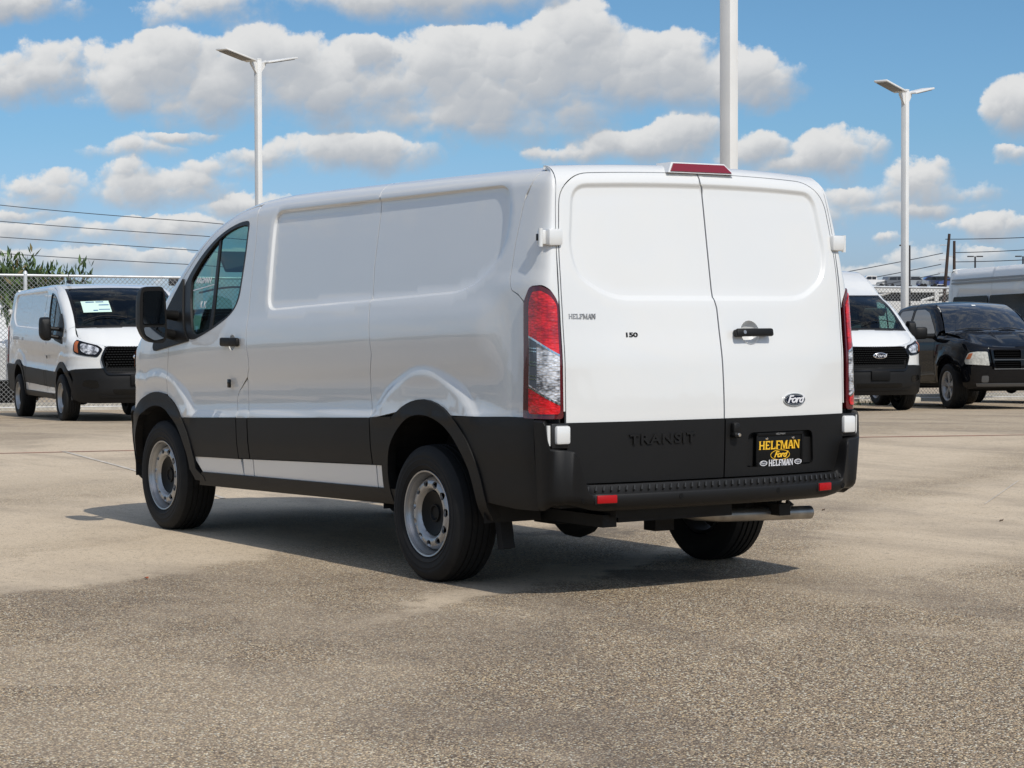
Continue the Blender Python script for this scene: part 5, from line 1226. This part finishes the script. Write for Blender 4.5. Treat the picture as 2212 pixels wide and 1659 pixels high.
    def bon(a,b,off=0.):
        a=np.asarray(a,float); b=np.asarray(b,float); a,b=np.broadcast_arrays(a,b); P0=rtop(3.14,b)
        uu=np.linspace(3.2,4.9,150); E=hod(uu,zh(uu)-.06+.09); ye=np.abs(b)*E[0,1]*.999; x1=np.interp(ye,E[::-1,1],E[::-1,0]); z1=np.interp(ye,E[::-1,1],E[::-1,2])
        z=P0[...,2]*(1-a)+z1*a+.05*np.sin(math.pi*a)**.8*(1-.4*b*b)+.022*(ss(.25,.38,np.abs(b))-ss(.62,.78,np.abs(b)))*ss(0,.2,a)*ss(1,.7,a)
        return np.stack([P0[...,0]*(1-a)+x1*a,P0[...,1]*(1-a)+np.sign(b)*ye*a,z+off],-1)
    sheet('bonnet',[(0,-.995),(1,-.995),(1,.995),(0,.995)],bon,B,root,step=.05,flange=.01)
    for s_,b0,b1 in ((1,-.80,-.05),(1,.0,.75)):
        P=[Vector(rtop(np.array([3.11-.05*math.sin(math.pi*t)]),np.array([b0+(b1-b0)*t]),.03)[0]) for t in [i/8 for i in range(9)]]; MB().tube(P,.008,5).build('wiper','black_plastic',root,auto=60)
    # grille with cross bars, lamps
    fx=lambda y,z,o=0.: (lambda P:P)(None)
    def fm(y,v,off=0.):
        y=np.asarray(y,float); v=np.asarray(v,float); y,v=np.broadcast_arrays(y,v); n=2/4.4; b=YT(v); t=np.arccos(np.clip(np.abs(y)/b,0,1)**(1/n)); u=3.9+t/(math.pi/2)*1.0
        P=hod(u,v,off); P[...,1]*=np.sign(np.where(y==0,1,y)); P[...,1]=np.where(np.abs(y)<1e-6,0,P[...,1]); return P
    GO=roundpoly([(.60,1.085),(-.60,1.085),(-.52,.64),(.52,.64)],[.06,.06,.06,.06],4)
    gr=sheet('grille',GO,fm,B,root,step=.06,off=.05,flange=.06,holes=[roundpoly([(s*a,b_-.09) for a,b_ in q],.03,3) for s in (1,-1) for q in ([(.55,1.13),(.045,1.13),(.045,.975),(.53,.975)],[(.525,.935),(.045,.935),(.045,.775),(.50,.775)])])
    sheet('grille_back',shrink(GO,.03),fm,'void_black',gr,step=.1,off=.015,flange=0)
    for z in (.865,):
        sheet('grille_bar',[(.54,z-.005),(-.54,z-.005),(-.54,z+.006),(.54,z+.006)],fm,'steel_dark',gr,step=.08,off=.056,flange=.006)
    for z in (.705,):
        sheet('grille_lip',[(.53,z-.004),(-.53,z-.004),(-.53,z+.004),(.53,z+.004)],fm,'steel_silver',gr,step=.08,off=.054,flange=.004)
    b=MB()
    for i in range(9):
        for j in range(30):
            y=-.51+j*.035+(i%2)*.017; z=.70+.040*i; p=fm(np.array([y]),np.array([z]),.028)[0]; b.box((p[0],y,z),(.006,.024,.010))
    b.build('grille_mesh','hub_plastic',gr)['kind']='stuff'
    HL=roundpoly([(4.66-.02,1.145),(4.20,1.150),(4.06,1.10),(4.00,.975),(4.05,.94),(4.58,.925)],[.02,.04,.05,.03,.03,.02],4)
    HL=roundpoly([(.635,1.005),(.80,1.01),(.925,.99),(.960,.86),(.950,.79),(.60,.765)],[.02,.02,.04,.03,.02,.02],3)
    hl=sheet('headlight',HL,fm,'haze_lens',root,step=.04,off=.012,flange=.03); sheet('turn_lens',roundpoly([(.865,.985),(.915,.975),(.945,.88),(.90,.88)],.01,2),fm,'amber',hl,step=.03,off=.016,flange=.004)
    both(hl)
    both(sheet('front_bumper',[(4.05,.70),(4.25,.755),(4.45,.745),(4.9,.67),(4.9,.38),(4.2,.36),(4.08,.42)],hod,B,root,step=.06,off=.05,flange=.06))
    sheet('bumper_lip',[(.80,.45),(-.80,.45),(-.78,.40),(.78,.40)],fm,'steel_dark',root,step=.08,off=.07,flange=.05)
    fg=sheet('fog_lamp',roundpoly([(.62,.47),(.62,.59),(.73,.59),(.73,.47)],.03,3),fm,'steel_dark',root,step=.05,off=.053,flange=.01); both(fg)
    # mirrors
    b=MB(); b.rbox((2.78,1.16,1.36),(.12,.24,.22),.05); mi=b.build('mirror','black_plastic',root,auto=40); MB().tube([(2.80,1.06,1.30),(2.85,.93,1.30)],[.035,.05],8).build('mirror_arm','black_plastic',mi,auto=60); both(mi)
    b=MB(); b.box((1.6,0,.50),(5.2,1.6,.22)); b.box((4.15,0,.62),(.5,1.3,.4)); b.tube([(0,-.8,.39),(0,.8,.39)],.06,8); b.tube([(3.57,-.8,.36),(3.57,.8,.36)],.05,8); b.build('underbody','underbody',root)
    b=MB(); b.box((-.30,0,1.0),(1.9,1.75,.85)); b.build('bed_floor','black_paint',root)
    b=MB(); b.box((1.9,0,1.0),(2.2,1.72,.7)); b.box((1.6,0,1.50),(1.5,1.45,.50)); b.build('cabin_interior','dark_inner',root)
    for x in (0,3.57):
        for s_ in (1,-1): wheel(root,x,.865*s_,zc=.405,R=.405,W=.265,rimr=.262,sgn=s_,spokes=True)
    return root
mat('pickup_glass',(.012,.015,.020),rough=.06,coat=1.); mat('haze_lens',(.48,.47,.42),rough=.25,coat=.6,noise=(22,.3)); mat('steel_dark',(.10,.10,.10),rough=.4,metal=.4)
ram=build_pickup()
place_by(ram,3.57,-.98,18.35,-20.68,158)
_h=R_(158); _p=Vector((23.83,-25.90,1.78)); place_by(pv,-2.2,-.97,_p.x,_p.y,168)
# ---------------------------------------------------------------- chain-link fence
mat('galvanised',(.62,.63,.63),rough=.4,metal=.3,noise=(5,.15)); mat('fence_wire',(.27,.275,.27),rough=.5,metal=.3)
def fence(pa,pb,label,h=2.44):
    A=Vector(pa);Bv=Vector(pb); L_=(Bv-A).length; t=(Bv-A)/L_; root=thing('chain_link_fence',label,'fence',(0,0,0),group='chain-link fence runs behind the parked vehicles')
    P=lambda s,z:(A.x+t.x*s,A.y+t.y*s,gz(A.x+t.x*s,A.y+t.y*s)+z)
    n=int(L_/3.05); k=L_/n
    for i in range(n+1):
        b=MB(); b.tube([P(i*k,-.05),P(i*k,h+.03)],.036,10); b.lathe([(0,.07),(.03,.05),(.043,.0)],10,axis='z',c=P(i*k,h+.02)); b.build('fence_post','galvanised',root,auto=50)
    MB().tube([P(s,h) for s in np.linspace(0,L_,n*2+1)],.024,8).build('top_rail','galvanised',root,auto=60)
    MB().tube([P(s,.07) for s in np.linspace(0,L_,n*2+1)],.010,5).build('bottom_wire','galvanised',root)
    b=MB(); p=.085; hh=h-.08; m=int((L_+hh)/p)
    for i in range(m):
        for sg in (1,-1):
            s0=i*p-(hh if sg>0 else 0); s1=s0+hh*sg if sg>0 else s0-hh
            z0,z1=.06,.06+hh
            if sg<0: s1=s0-hh
            a0,b0=(s0,z0),(s1,z1)
            # clip to the run
            lo,hi=0.,1.
            d=b0[0]-a0[0]
            for lim,side_ in ((0,1),(L_,-1)):
                f0=(a0[0]-lim)*side_; f1=(b0[0]-lim)*side_
                if f0<0 and f1<0: lo=2
                elif f0<0: lo=max(lo,f0/(f0-f1))
                elif f1<0: hi=min(hi,f0/(f0-f1))
            if lo>=hi: continue
            q0=(a0[0]+d*lo,z0+(z1-z0)*lo); q1=(a0[0]+d*hi,z0+(z1-z0)*hi)
            b.tube([P(*q0),P(*q1)],.0048,3,caps=False)
    b.build('wire_mesh','fence_wire',root)['kind']='stuff'
    return root
fx=lambda y:27.5+.165*(y+8.33)
fence((fx(8),8),(fx(-16.2),-16.2),'silver chain-link fence behind the left van with green shrub showing through it')
fence((fx(-17.2)+.0,-17.2),(fx(-46),-46),'silver chain-link fence behind the black pickup with the parking deck beyond it')
# low kerb at the foot of the fence
mat('kerb_white',(.60,.57,.50),rough=.85,noise=(4,.15))
for ya,yb in ((9,-47),):
    V=[];F=[]; ys_=np.linspace(ya,yb,40)
    for y in ys_:
        x=fx(y)+.45; z=gz(x,y)
        V+=[(x-.10,y,z-.05),(x-.10,y,z+.14),(x+.12,y,z+.14),(x+.12,y,z-.05)]
    for i in range(len(ys_)-1):
        for k in range(3): F.append((i*4+k,i*4+k+1,(i+1)*4+k+1,(i+1)*4+k))
    o=MB().add(V,F).build('kerb','kerb_white'); o['kind']='structure'
# ---------------------------------------------------------------- lamp posts
mat('post_white',(.74,.73,.70),rough=.5,noise=(2.5,.05)); mat('lamp_under',(.22,.21,.19),rough=.5); mat('rust',(.20,.07,.03),rough=.9); mat('lamp_lens',(.35,.35,.33),rough=.3)
def lamp_post(label,x,y,w,h,arms,rot):
    z=gz(x,y); root=thing('lamp_post',label,'lamp post',(x,y,z),R_(rot),group='white square lamp posts on the lot')
    MB().rbox((0,0,h/2+.07),(w,w,h-.14),w*.05).build('post','post_white',root,auto=30)
    MB().rbox((0,0,.05),(.5,.5,.12),.03).build('base','kerb_white',root,auto=30)
    MB().rbox((0,0,.125),(w*2.2,w*2.2,.03),.008).build('base_plate','post_white',root,auto=30)
    MB().rbox((0,0,h+.01),(w*1.06,w*1.06,.03),.01).build('cap','post_white',root,auto=30)
    for ax,L_,tilt in arms:
        Mz=Matrix.Rotation(R_(ax),3,'Z'); My=Matrix.Rotation(-R_(tilt),3,'Y'); 
        b=MB(); b.prism([(w*.4,-.24),(w*.45,.0),(.24,.08),(.24,-.03)],lambda p,d:tuple(Mz@Vector((p[0],d,p[1]+h-.07))),.05); b.V=[tuple(Vector(v)-Mz@Vector((0,.025,0))) for v in b.V]; b.build('bracket','post_white',root,auto=30)
        c=Mz@(My@Vector((.19+L_/2,0,0)))+Vector((0,0,h-.075)); hd_=MB(); hd_.rbox(c,(L_,.30,.038),.010,Mz@My); hd_=hd_.build('lamp_head','post_white',root,auto=30)
        c2=Mz@(My@Vector((.19+L_*.55,0,-.025)))+Vector((0,0,h-.075)); MB().rbox(c2,(L_*.74,.24,.02),.004,Mz@My).build('lamp_lens','lamp_under',hd_,auto=30)
    return root
lamp_post('white lamp post behind the roof of the large van, twin lamps above its cab end',32.3,-14.05,.118,7.36,[(100,1.02,9),(280,1.02,11)],14)
lamp_post('white lamp post behind the black pickup, twin lamps against clear blue sky',23.6,-24.6,.122,6.46,[(95,.90,10),(275,.86,11)],14)
lamp_post('thick white lamp post rising out of the picture behind the large van roof',7.9,-7.33,.135,7.2,[(100,.9,14),(280,.9,13)],14)
# ---------------------------------------------------------------- shrub by the fence
mat('leaf_dark',(.035,.065,.018),rough=.55); mat('leaf_light',(.09,.14,.035),rough=.5); mat('leaf_dry',(.16,.13,.05),rough=.7); mat('bark',(.08,.06,.045),rough=.9)
def shrub(label,cx,cy,rx,ry,h,n,seed,clumps):
    rnd=random.Random(seed); z0=gz(cx,cy); root=thing('oleander_shrub',label,'shrub',(cx,cy,z0),group='oleander shrubs behind the left fence')
    ends=[]
    b=MB()
    for i in range(clumps):
        a=rnd.random()*6.28; r=rnd.random()**.6; ex,ey=rx*r*math.cos(a),ry*r*math.sin(a); ez=h*(.30+.70*rnd.random()**.8)*(1-.35*r*r); mid=(ex*.45+rnd.uniform(-.1,.1),ey*.45,ez*.55)
        b.tube([(ex*.15,ey*.15,0),mid,(ex,ey,ez)],[.022,.014,.005],5); ends.append((Vector(mid),Vector((ex,ey,ez))))
    b.build('stems','bark',root)
    for m_,share in (('leaf_dark',.70),('leaf_light',.25),('leaf_dry',.05)):
        V=[];F=[]
        for i in range(int(n*share)):
            m0,e=rnd.choice(ends); t=rnd.random()**.6*1.05; c=m0.lerp(e,t)+Vector((rnd.gauss(0,.13),rnd.gauss(0,.13),rnd.gauss(0,.10)))
            up=Vector((rnd.gauss(0,.5),rnd.gauss(0,.5),.9)).normalized(); sd_=up.cross(Vector((rnd.gauss(0,1),rnd.gauss(0,1),rnd.gauss(0,.3)))).normalized(); L_=rnd.uniform(.12,.23); w=L_*.15
            k=len(V); V+=[c-up*L_*.1,c+sd_*w+up*L_*.4,c+up*L_,c-sd_*w+up*L_*.4]; F+=[(k,k+1,k+2,k+3)]
        mesh('foliage',V,F,m_,root)
    return root
_p=Vector((30.62,-8.11,1.80)); shrub('tall green oleander shrub behind the fence at the left edge',_p.x,_p.y,1.0,1.2,3.0,12000,3,110)
_p=Vector((30.03,-9.01,1.80)); shrub('lower oleander shrub behind the roof of the left van',_p.x,_p.y,.75,.7,2.75,3600,5,40)
_p=Vector((31.67,-7.41,1.81)); shrub('dense dark shrub beside the left edge of the view',_p.x,_p.y,1.2,1.3,3.1,8000,9,80)
# weeds at the kerb
def weeds():
    rnd=random.Random(4); V=[];F=[]
    for i in range(420):
        s=rnd.choice([(22.3,-22.4),(22.0,-21.6),(25.9,-18.5),(26.6,-12)]); x=s[0]+rnd.gauss(0,.22); y=s[1]+rnd.gauss(0,.3); z=gz(x,y); a=rnd.random()*6.28; L_=rnd.uniform(.04,.15); w=.006; k=len(V)
        V+=[(x-w*math.sin(a),y+w*math.cos(a),z),(x+w*math.sin(a),y-w*math.cos(a),z),(x+math.cos(a)*L_*.5,y+math.sin(a)*L_*.5,z+L_)]; F.append((k,k+1,k+2))
    o=mesh('weeds',V,F,'leaf_light'); o['kind']='stuff'
weeds()
# ---------------------------------------------------------------- white and blue truck behind the left fence
def box_truck():
    x,y=36.1,-8.1; root=thing('delivery_truck','white and blue vehicle mostly out of view behind the fence at the left edge','truck')
    _p=Vector((28.75,-7.42,0.41)); place_by(root,4.15,.93,_p.x,_p.y,172)
    b=MB(); P=[(3.1,.55),(3.9,.55),(4.15,.75),(4.2,1.15),(4.05,1.32),(3.4,1.52),(2.9,2.05),(1.2,2.10),(-1.1,2.0),(-1.2,.60),(-.55,.60),(-.40,.80),(-.15,.92),(.15,.92),(.40,.80),(.55,.5),(2.55,.5),(2.65,.75),(2.9,.92),(3.2,.92),(3.42,.82),(3.6,.55)]
    P=[(4.15,.55),(4.2,1.15),(4.05,1.32),(3.4,1.52),(2.9,2.05),(1.2,2.10),(-1.1,2.0),(-1.2,.55),(-.55,.55),(-.40,.80),(-.15,.92),(.15,.92),(.40,.80),(.55,.5),(2.45,.5),(2.6,.78),(2.85,.92),(3.15,.92),(3.4,.80),(3.55,.55)]
    b.prism(P,lambda p,d:(p[0],-.93+d,p[1]),1.86); body=b.build('body','white_paint',root); 
    bm=bmesh.new(); bm.from_mesh(body.data); bmesh.ops.bevel(bm,geom=[e for e in bm.edges if abs(e.verts[0].co.y)>.9 and abs(e.verts[1].co.y)>.9 and abs(e.verts[0].co.y-e.verts[1].co.y)<.01],offset=.09,segments=3,affect='EDGES'); bm.to_mesh(body.data); bm.free()
    body.data.polygons.foreach_set('use_smooth',[True]*len(body.data.polygons)); body.data.set_sharp_from_angle(angle=R_(35))
    MB().box((1.0,0,1.98),(3.2,1.70,.26)).build('roof_panel','truck_blue',root)
    for s_ in (-1,1): MB().box((2.2,.935*s_,1.62),(1.2,.012,.46)).build('side_window','privacy_pane',root)
    b=MB(); b.rbox((2.95,-1.12,1.45),(.10,.18,.26),.04); b.tube([(2.95,-1.05,1.35),(2.95,-.93,1.33)],.03,6); b.build('mirror','black_plastic',root,auto=40)
    for xx in (0,3.0):
        for s_ in (-1,1): wheel(root,xx,.83*s_,zc=.37,R=.37,sgn=s_,spokes=True)
    return root
mat('truck_blue',(.03,.22,.55),rough=.4,coat=.5)
box_truck()
# ---------------------------------------------------------------- power lines and poles
mat('wire_dark',(.03,.035,.045),rough=.6); mat('pole_wood',(.045,.028,.022),rough=.9,noise=(2,.3)); mat('insulator',(.5,.5,.5),rough=.4); mat('pole_black',(.02,.02,.025),rough=.5)
def wire(label,P,r=.028,group='power lines above the fence'):
    o=MB().tube(P,r,4).build('power_line','wire_dark',smooth=True); tag(o,label,'power line',group); return o
def curve3(a,m,b,n=10):
    a,m,b=Vector(a),Vector(m),Vector(b); c=m*2-(a+b)/2; return [(1-t)**2*a+2*t*(1-t)*c+t*t*b for t in [i/n for i in range(n+1)]]
W=[((77.93,-24.58,6.17),(75.81,-27.83,5.79),(73.37,-31.57,5.44)),((77.92,-24.57,5.49),(75.8,-27.82,5.17),(73.25,-31.72,4.84)),((77.9,-24.56,4.83),(75.78,-27.81,4.55),(73.4,-31.46,4.24)),((77.89,-24.55,4.15),(75.77,-27.8,3.89),(73.59,-31.13,3.66))]
for (a,m,b_),nm in zip(W,('topmost','second from top','third from top','lowest')):
    a,m,b_=Vector(a),Vector(m),Vector(b_); d=(a-b_); 
    wire(nm+' thin power line crossing the sky left of the large van',[a+d*1.2+Vector((0,0,.35))]+curve3(a,m,b_)+[b_-d*.5-Vector((0,0,.05)),b_-d*1.3+Vector((0,0,.12))],.015,'power lines left of the van')
def utility_pole(label,x,y,h,lean,levels):
    z=gz(x,y); root=thing('utility_pole',label,'utility pole',(x,y,z),group='utility poles beyond the lot')
    MB().tube([(0,0,0),(lean*.5*.54,lean*.5*.84,h/2),(lean*.54,lean*.84,h)],[.24,.20,.16],10).build('pole','pole_wood',root,auto=50)
    for k,zz in enumerate(levels):
        b=MB(); sg=1 if k%2==0 else -1
        o=Vector((lean*.54*zz/h,lean*.84*zz/h,zz)); rr=Vector((-.5443,-.8383,0))
        b.tube([o,o+rr*.9*-1,o+rr*-.95+Vector((0,0,-.12))],.05,5); b.build('insulator_arm','insulator',root)
    return root
p1=utility_pole('reddish utility pole with insulators leaning slightly, left one of the pair',173.3,-171.7,11.9,-.95,(10.6,8.9,7.4,6.0)); p2=utility_pole('darker straight utility pole, right one of the pair',181.2,-181.6,11.5,0,(9.6,7.7,5.9))
WR=[(Vector((186.9,-139.9,2.65)),Vector((173.0,-171.9,8.7))),]
for a,b_,nm in (((173.0,-135.2,3.7),(173.2,-171.9,8.8),'upper'),((173.0,-135.2,2.6),(173.3,-171.7,7.5),'middle'),((173.0,-135.2,1.7),(173.4,-171.6,6.4),'lower')):
    A=Vector(a); Bq=Vector(b_); wire(nm+' power line running left from the leaning utility pole',curve3(A,(A+Bq)/2-Vector((0,0,.25)),Bq),.045,'power lines left of the utility poles')
for a,b_,nm in (((176.8,-175.8,10.6),(155.7,-180.6,10.8),'topmost'),((176.1,-176.7,9.0),(155.7,-180.6,9.6),'second'),((176.0,-176.7,7.9),(155.7,-180.5,8.4),'lowest')):
    A=Vector(a); Bq=Vector(b_); wire(nm+' power line running right from the utility poles',curve3(A,(A+Bq)/2-Vector((0,0,.2)),Bq),.045,'power lines right of the utility poles')
def far_lamp(label,x,y,h,two=True):
    root=thing('parking_lamp',label,'lamp post',(x,y,gz(x,y)),group='distant dark lamp posts'); MB().tube([(0,0,0),(0,0,h)],[.14,.10],8).build('post','pole_black',root,auto=60); rr=Vector((-.5443,-.8383,0))
    for s_ in ((1,-1) if two else (-1,)):
        b=MB(); c=Vector((0,0,h))+rr*.55*s_; b.rbox(c,(.75,.40,.14),.04,Matrix.Rotation(math.atan2(-.8383,-.5443),3,'Z')); b.build('lamp_head','pole_black',root,auto=40)
far_lamp('small black twin-headed lamp post right of the utility poles',174.8,-178.7,9.4); far_lamp('single dark street lamp head behind the right white lamp post',138.4,-133.6,8.9,False)
p=Vector((171.70,-183.47,9.29)); far_lamp('single dark lamp head at the right edge of the sky',p.x,p.y,9.4,False)
p=Vector((55.35,-22.43,2.57)); root=thing('floodlight','small black floodlight box above the fence, next to the van mirror','floodlight',(p.x,p.y,p.z)); MB().rbox((0,0,0),(.30,.42,.24),.03).build('housing','pole_black',root,auto=40); MB().tube([(0,0,-.1),(0,0,-(p.z+.75))],.05,8).build('post','pole_black',root)
# ---------------------------------------------------------------- parking deck with cars, far beyond
mat('deck_white',(.62,.62,.60),rough=.8,noise=(.4,.08)); mat('deck_shade',(.05,.05,.055),rough=.9); mat('car_white',(.75,.75,.75),rough=.3,coat=1); mat('car_silver',(.38,.40,.42),rough=.3,metal=.5,coat=1); mat('car_blue',(.03,.06,.22),rough=.3,coat=1); mat('car_grey',(.10,.11,.13),rough=.3,coat=1); mat('car_glass',(.015,.018,.025),rough=.08)
dr_=Vector((-.5443,-.8383,0)); dfw=Vector((.8383,-.5443,0))
deck=thing('parking_deck','white parking deck with open dark storey and cars on top, far behind the fence','parking deck',(0,0,0))
def deckbox(name,m,w0,w1,z0,z1,d0=320.,d1=350.):
    c=Vector((-9.38,6.55,0)); b=MB(); V=[]
    for z in (z0,z1):
        for d,w in ((d0,w0),(d0,w1),(d1,w1),(d1,w0)): p=c+dfw*d+dr_*w; V.append((p.x,p.y,z))
    b.add(V,[(0,1,2,3),(4,5,6,7),(0,1,5,4),(1,2,6,5),(2,3,7,6),(3,0,4,7)]); return b.build(name,m,deck)
deckbox('top_slab','deck_white',38,100,5.05,5.75); deckbox('lower_wall','deck_white',38,100,-.7,3.75); deckbox('storey_shade','deck_shade',38.2,99.8,3.75,5.05,321.5,349)  # shade inside the storey is a solid dark-coloured block
for i in range(13): deckbox('column','deck_white',38+5*i,38.6+5*i,3.75,5.05,319.9,320.6)
for i in range(3):
    c=Vector((-9.38,6.55,0)); a=c+dfw*320.3+dr_*(52+9*i); e=c+dfw*320.3+dr_*(56.5+9*i); MB().tube([(a.x,a.y,3.8),(e.x,e.y,5.1)],.22,6).build('brace','deck_white',deck)
def small_car(name,label,w,m,kind,yaw=0):
    c=Vector((-9.38,6.55,0))+dfw*321.6+dr_*w; root=thing(name,label,'car' if name!='pickup_truck' else 'pickup truck',(c.x,c.y,5.75),math.atan2(-.8383,-.5443)+yaw,group='cars parked on top of the far deck')
    if kind=='suv': P=[(-2.3,.35),(-2.35,1.0),(-2.1,1.68),(.6,1.75),(1.35,1.12),(2.2,1.0),(2.35,.6),(2.3,.35)]; Wn=[[(-1.95,1.15),(-1.85,1.55),(-.75,1.62),(-.75,1.15)],[(-.65,1.15),(-.65,1.62),(.55,1.62),(1.05,1.15)]]
    elif kind=='pickup': P=[(-2.7,.5),(-2.75,1.2),(-.75,1.2),(-.7,1.8),(.7,1.85),(1.4,1.25),(2.5,1.15),(2.65,.8),(2.6,.5)]; Wn=[[(-.60,1.25),(-.58,1.68),(.0,1.70),(.0,1.25)],[(.08,1.25),(.08,1.70),(.65,1.70),(1.15,1.25)]]
    else: P=[(-2.2,.35),(-2.25,.9),(-1.6,1.0),(-.95,1.42),(.4,1.45),(1.1,.98),(2.1,.85),(2.25,.5),(2.2,.35)]; Wn=[[(-1.2,1.02),(-.85,1.34),(-.25,1.36),(-.25,1.02)],[(-.18,1.02),(-.18,1.36),(.35,1.36),(.85,1.02)]]
    b=MB(); b.prism(P,lambda p,d:(p[0],-.9+d,p[1]),1.8); b.build('body',m,root)
    for q in Wn:
        for s_ in (-.91,.895): b=MB(); b.prism(q,lambda p,d:(p[0],s_+d*.015,p[1]),1); b.build('window','car_glass',root)
    for x in (-1.45,1.45):
        for s_ in (-.80,.80): b=MB(); b.lathe([(0,.11),(.20,.11),(.34,.09),(.36,0),(.34,-.09),(.2,-.11),(0,-.11)],14,axis='y',c=(x,s_,.36)); b.build('wheel','rubber',root)
    return root
base=lambda px:(px-1106)/4637.7*321.6
small_car('pickup_truck','white pickup truck on the deck, leftmost of the cars up there',base(1882),'car_white','pickup',math.pi)
small_car('parked_car','pale silver saloon car on the deck just left of the right lamp post',base(1922),'car_silver','sedan',math.pi)
small_car('parked_car','dark grey car on the deck touching the right lamp post',base(1941),'car_grey','suv',.3)
small_car('parked_car','light silver suv on the deck right of the lamp post',base(1975),'car_silver','suv')
small_car('parked_car','dark blue suv on the deck left of the utility poles',base(2010),'car_blue','suv',math.pi)
small_car('parked_car','grey suv on the deck under the utility poles',base(2038),'car_grey','suv')
small_car('parked_car','blue saloon car on the deck at the foot of the utility poles',base(2024)+2,'car_blue','sedan',.2)
# small things left: none

# ---------------------------------------------------------------- unseen tree belt, added to put a dark band in the van's reflections
mat('added_tree_belt',(.035,.055,.025),rough=.9,noise=(.25,.5))
def belt():
    """an added far belt of trees, out of view, as one mass of overlapping leafy clumps"""
    rnd=random.Random(12); ico=[]; bm=bmesh.new(); bmesh.ops.create_icosphere(bm,subdivisions=2,radius=1); bm.verts.ensure_lookup_table(); vs=[v.co.copy() for v in bm.verts]; fs=[tuple(v.index for v in f.verts) for f in bm.faces]; bm.free()
    V=[];F=[]
    for i in range(420):
        a=R_(4+294*i/420+rnd.uniform(-.5,.5)); r=132+rnd.uniform(-5,6)+8*math.sin(3*a); hh=2.0+.9*math.sin(i*.13)+rnd.uniform(0,1.3); w=rnd.uniform(1.8,3.2); c=Vector((math.cos(a)*r-9,math.sin(a)*r+6,hh*.75-.6)); k=len(V); ph=rnd.random()*9
        for v in vs:
            q=1+.16*math.sin(7*v.x+ph)*math.sin(6*v.y+ph*2)+.12*math.sin(9*v.z+ph)+rnd.uniform(-.09,.09); V.append((c.x+v.x*w*q,c.y+v.y*w*q,c.z+v.z*hh*q*1.05))
        F+=[tuple(t+k for t in f) for f in fs]
    o=MB().add(V,F).build('added_treeline','added_tree_belt'); o['kind']='stuff'
belt()
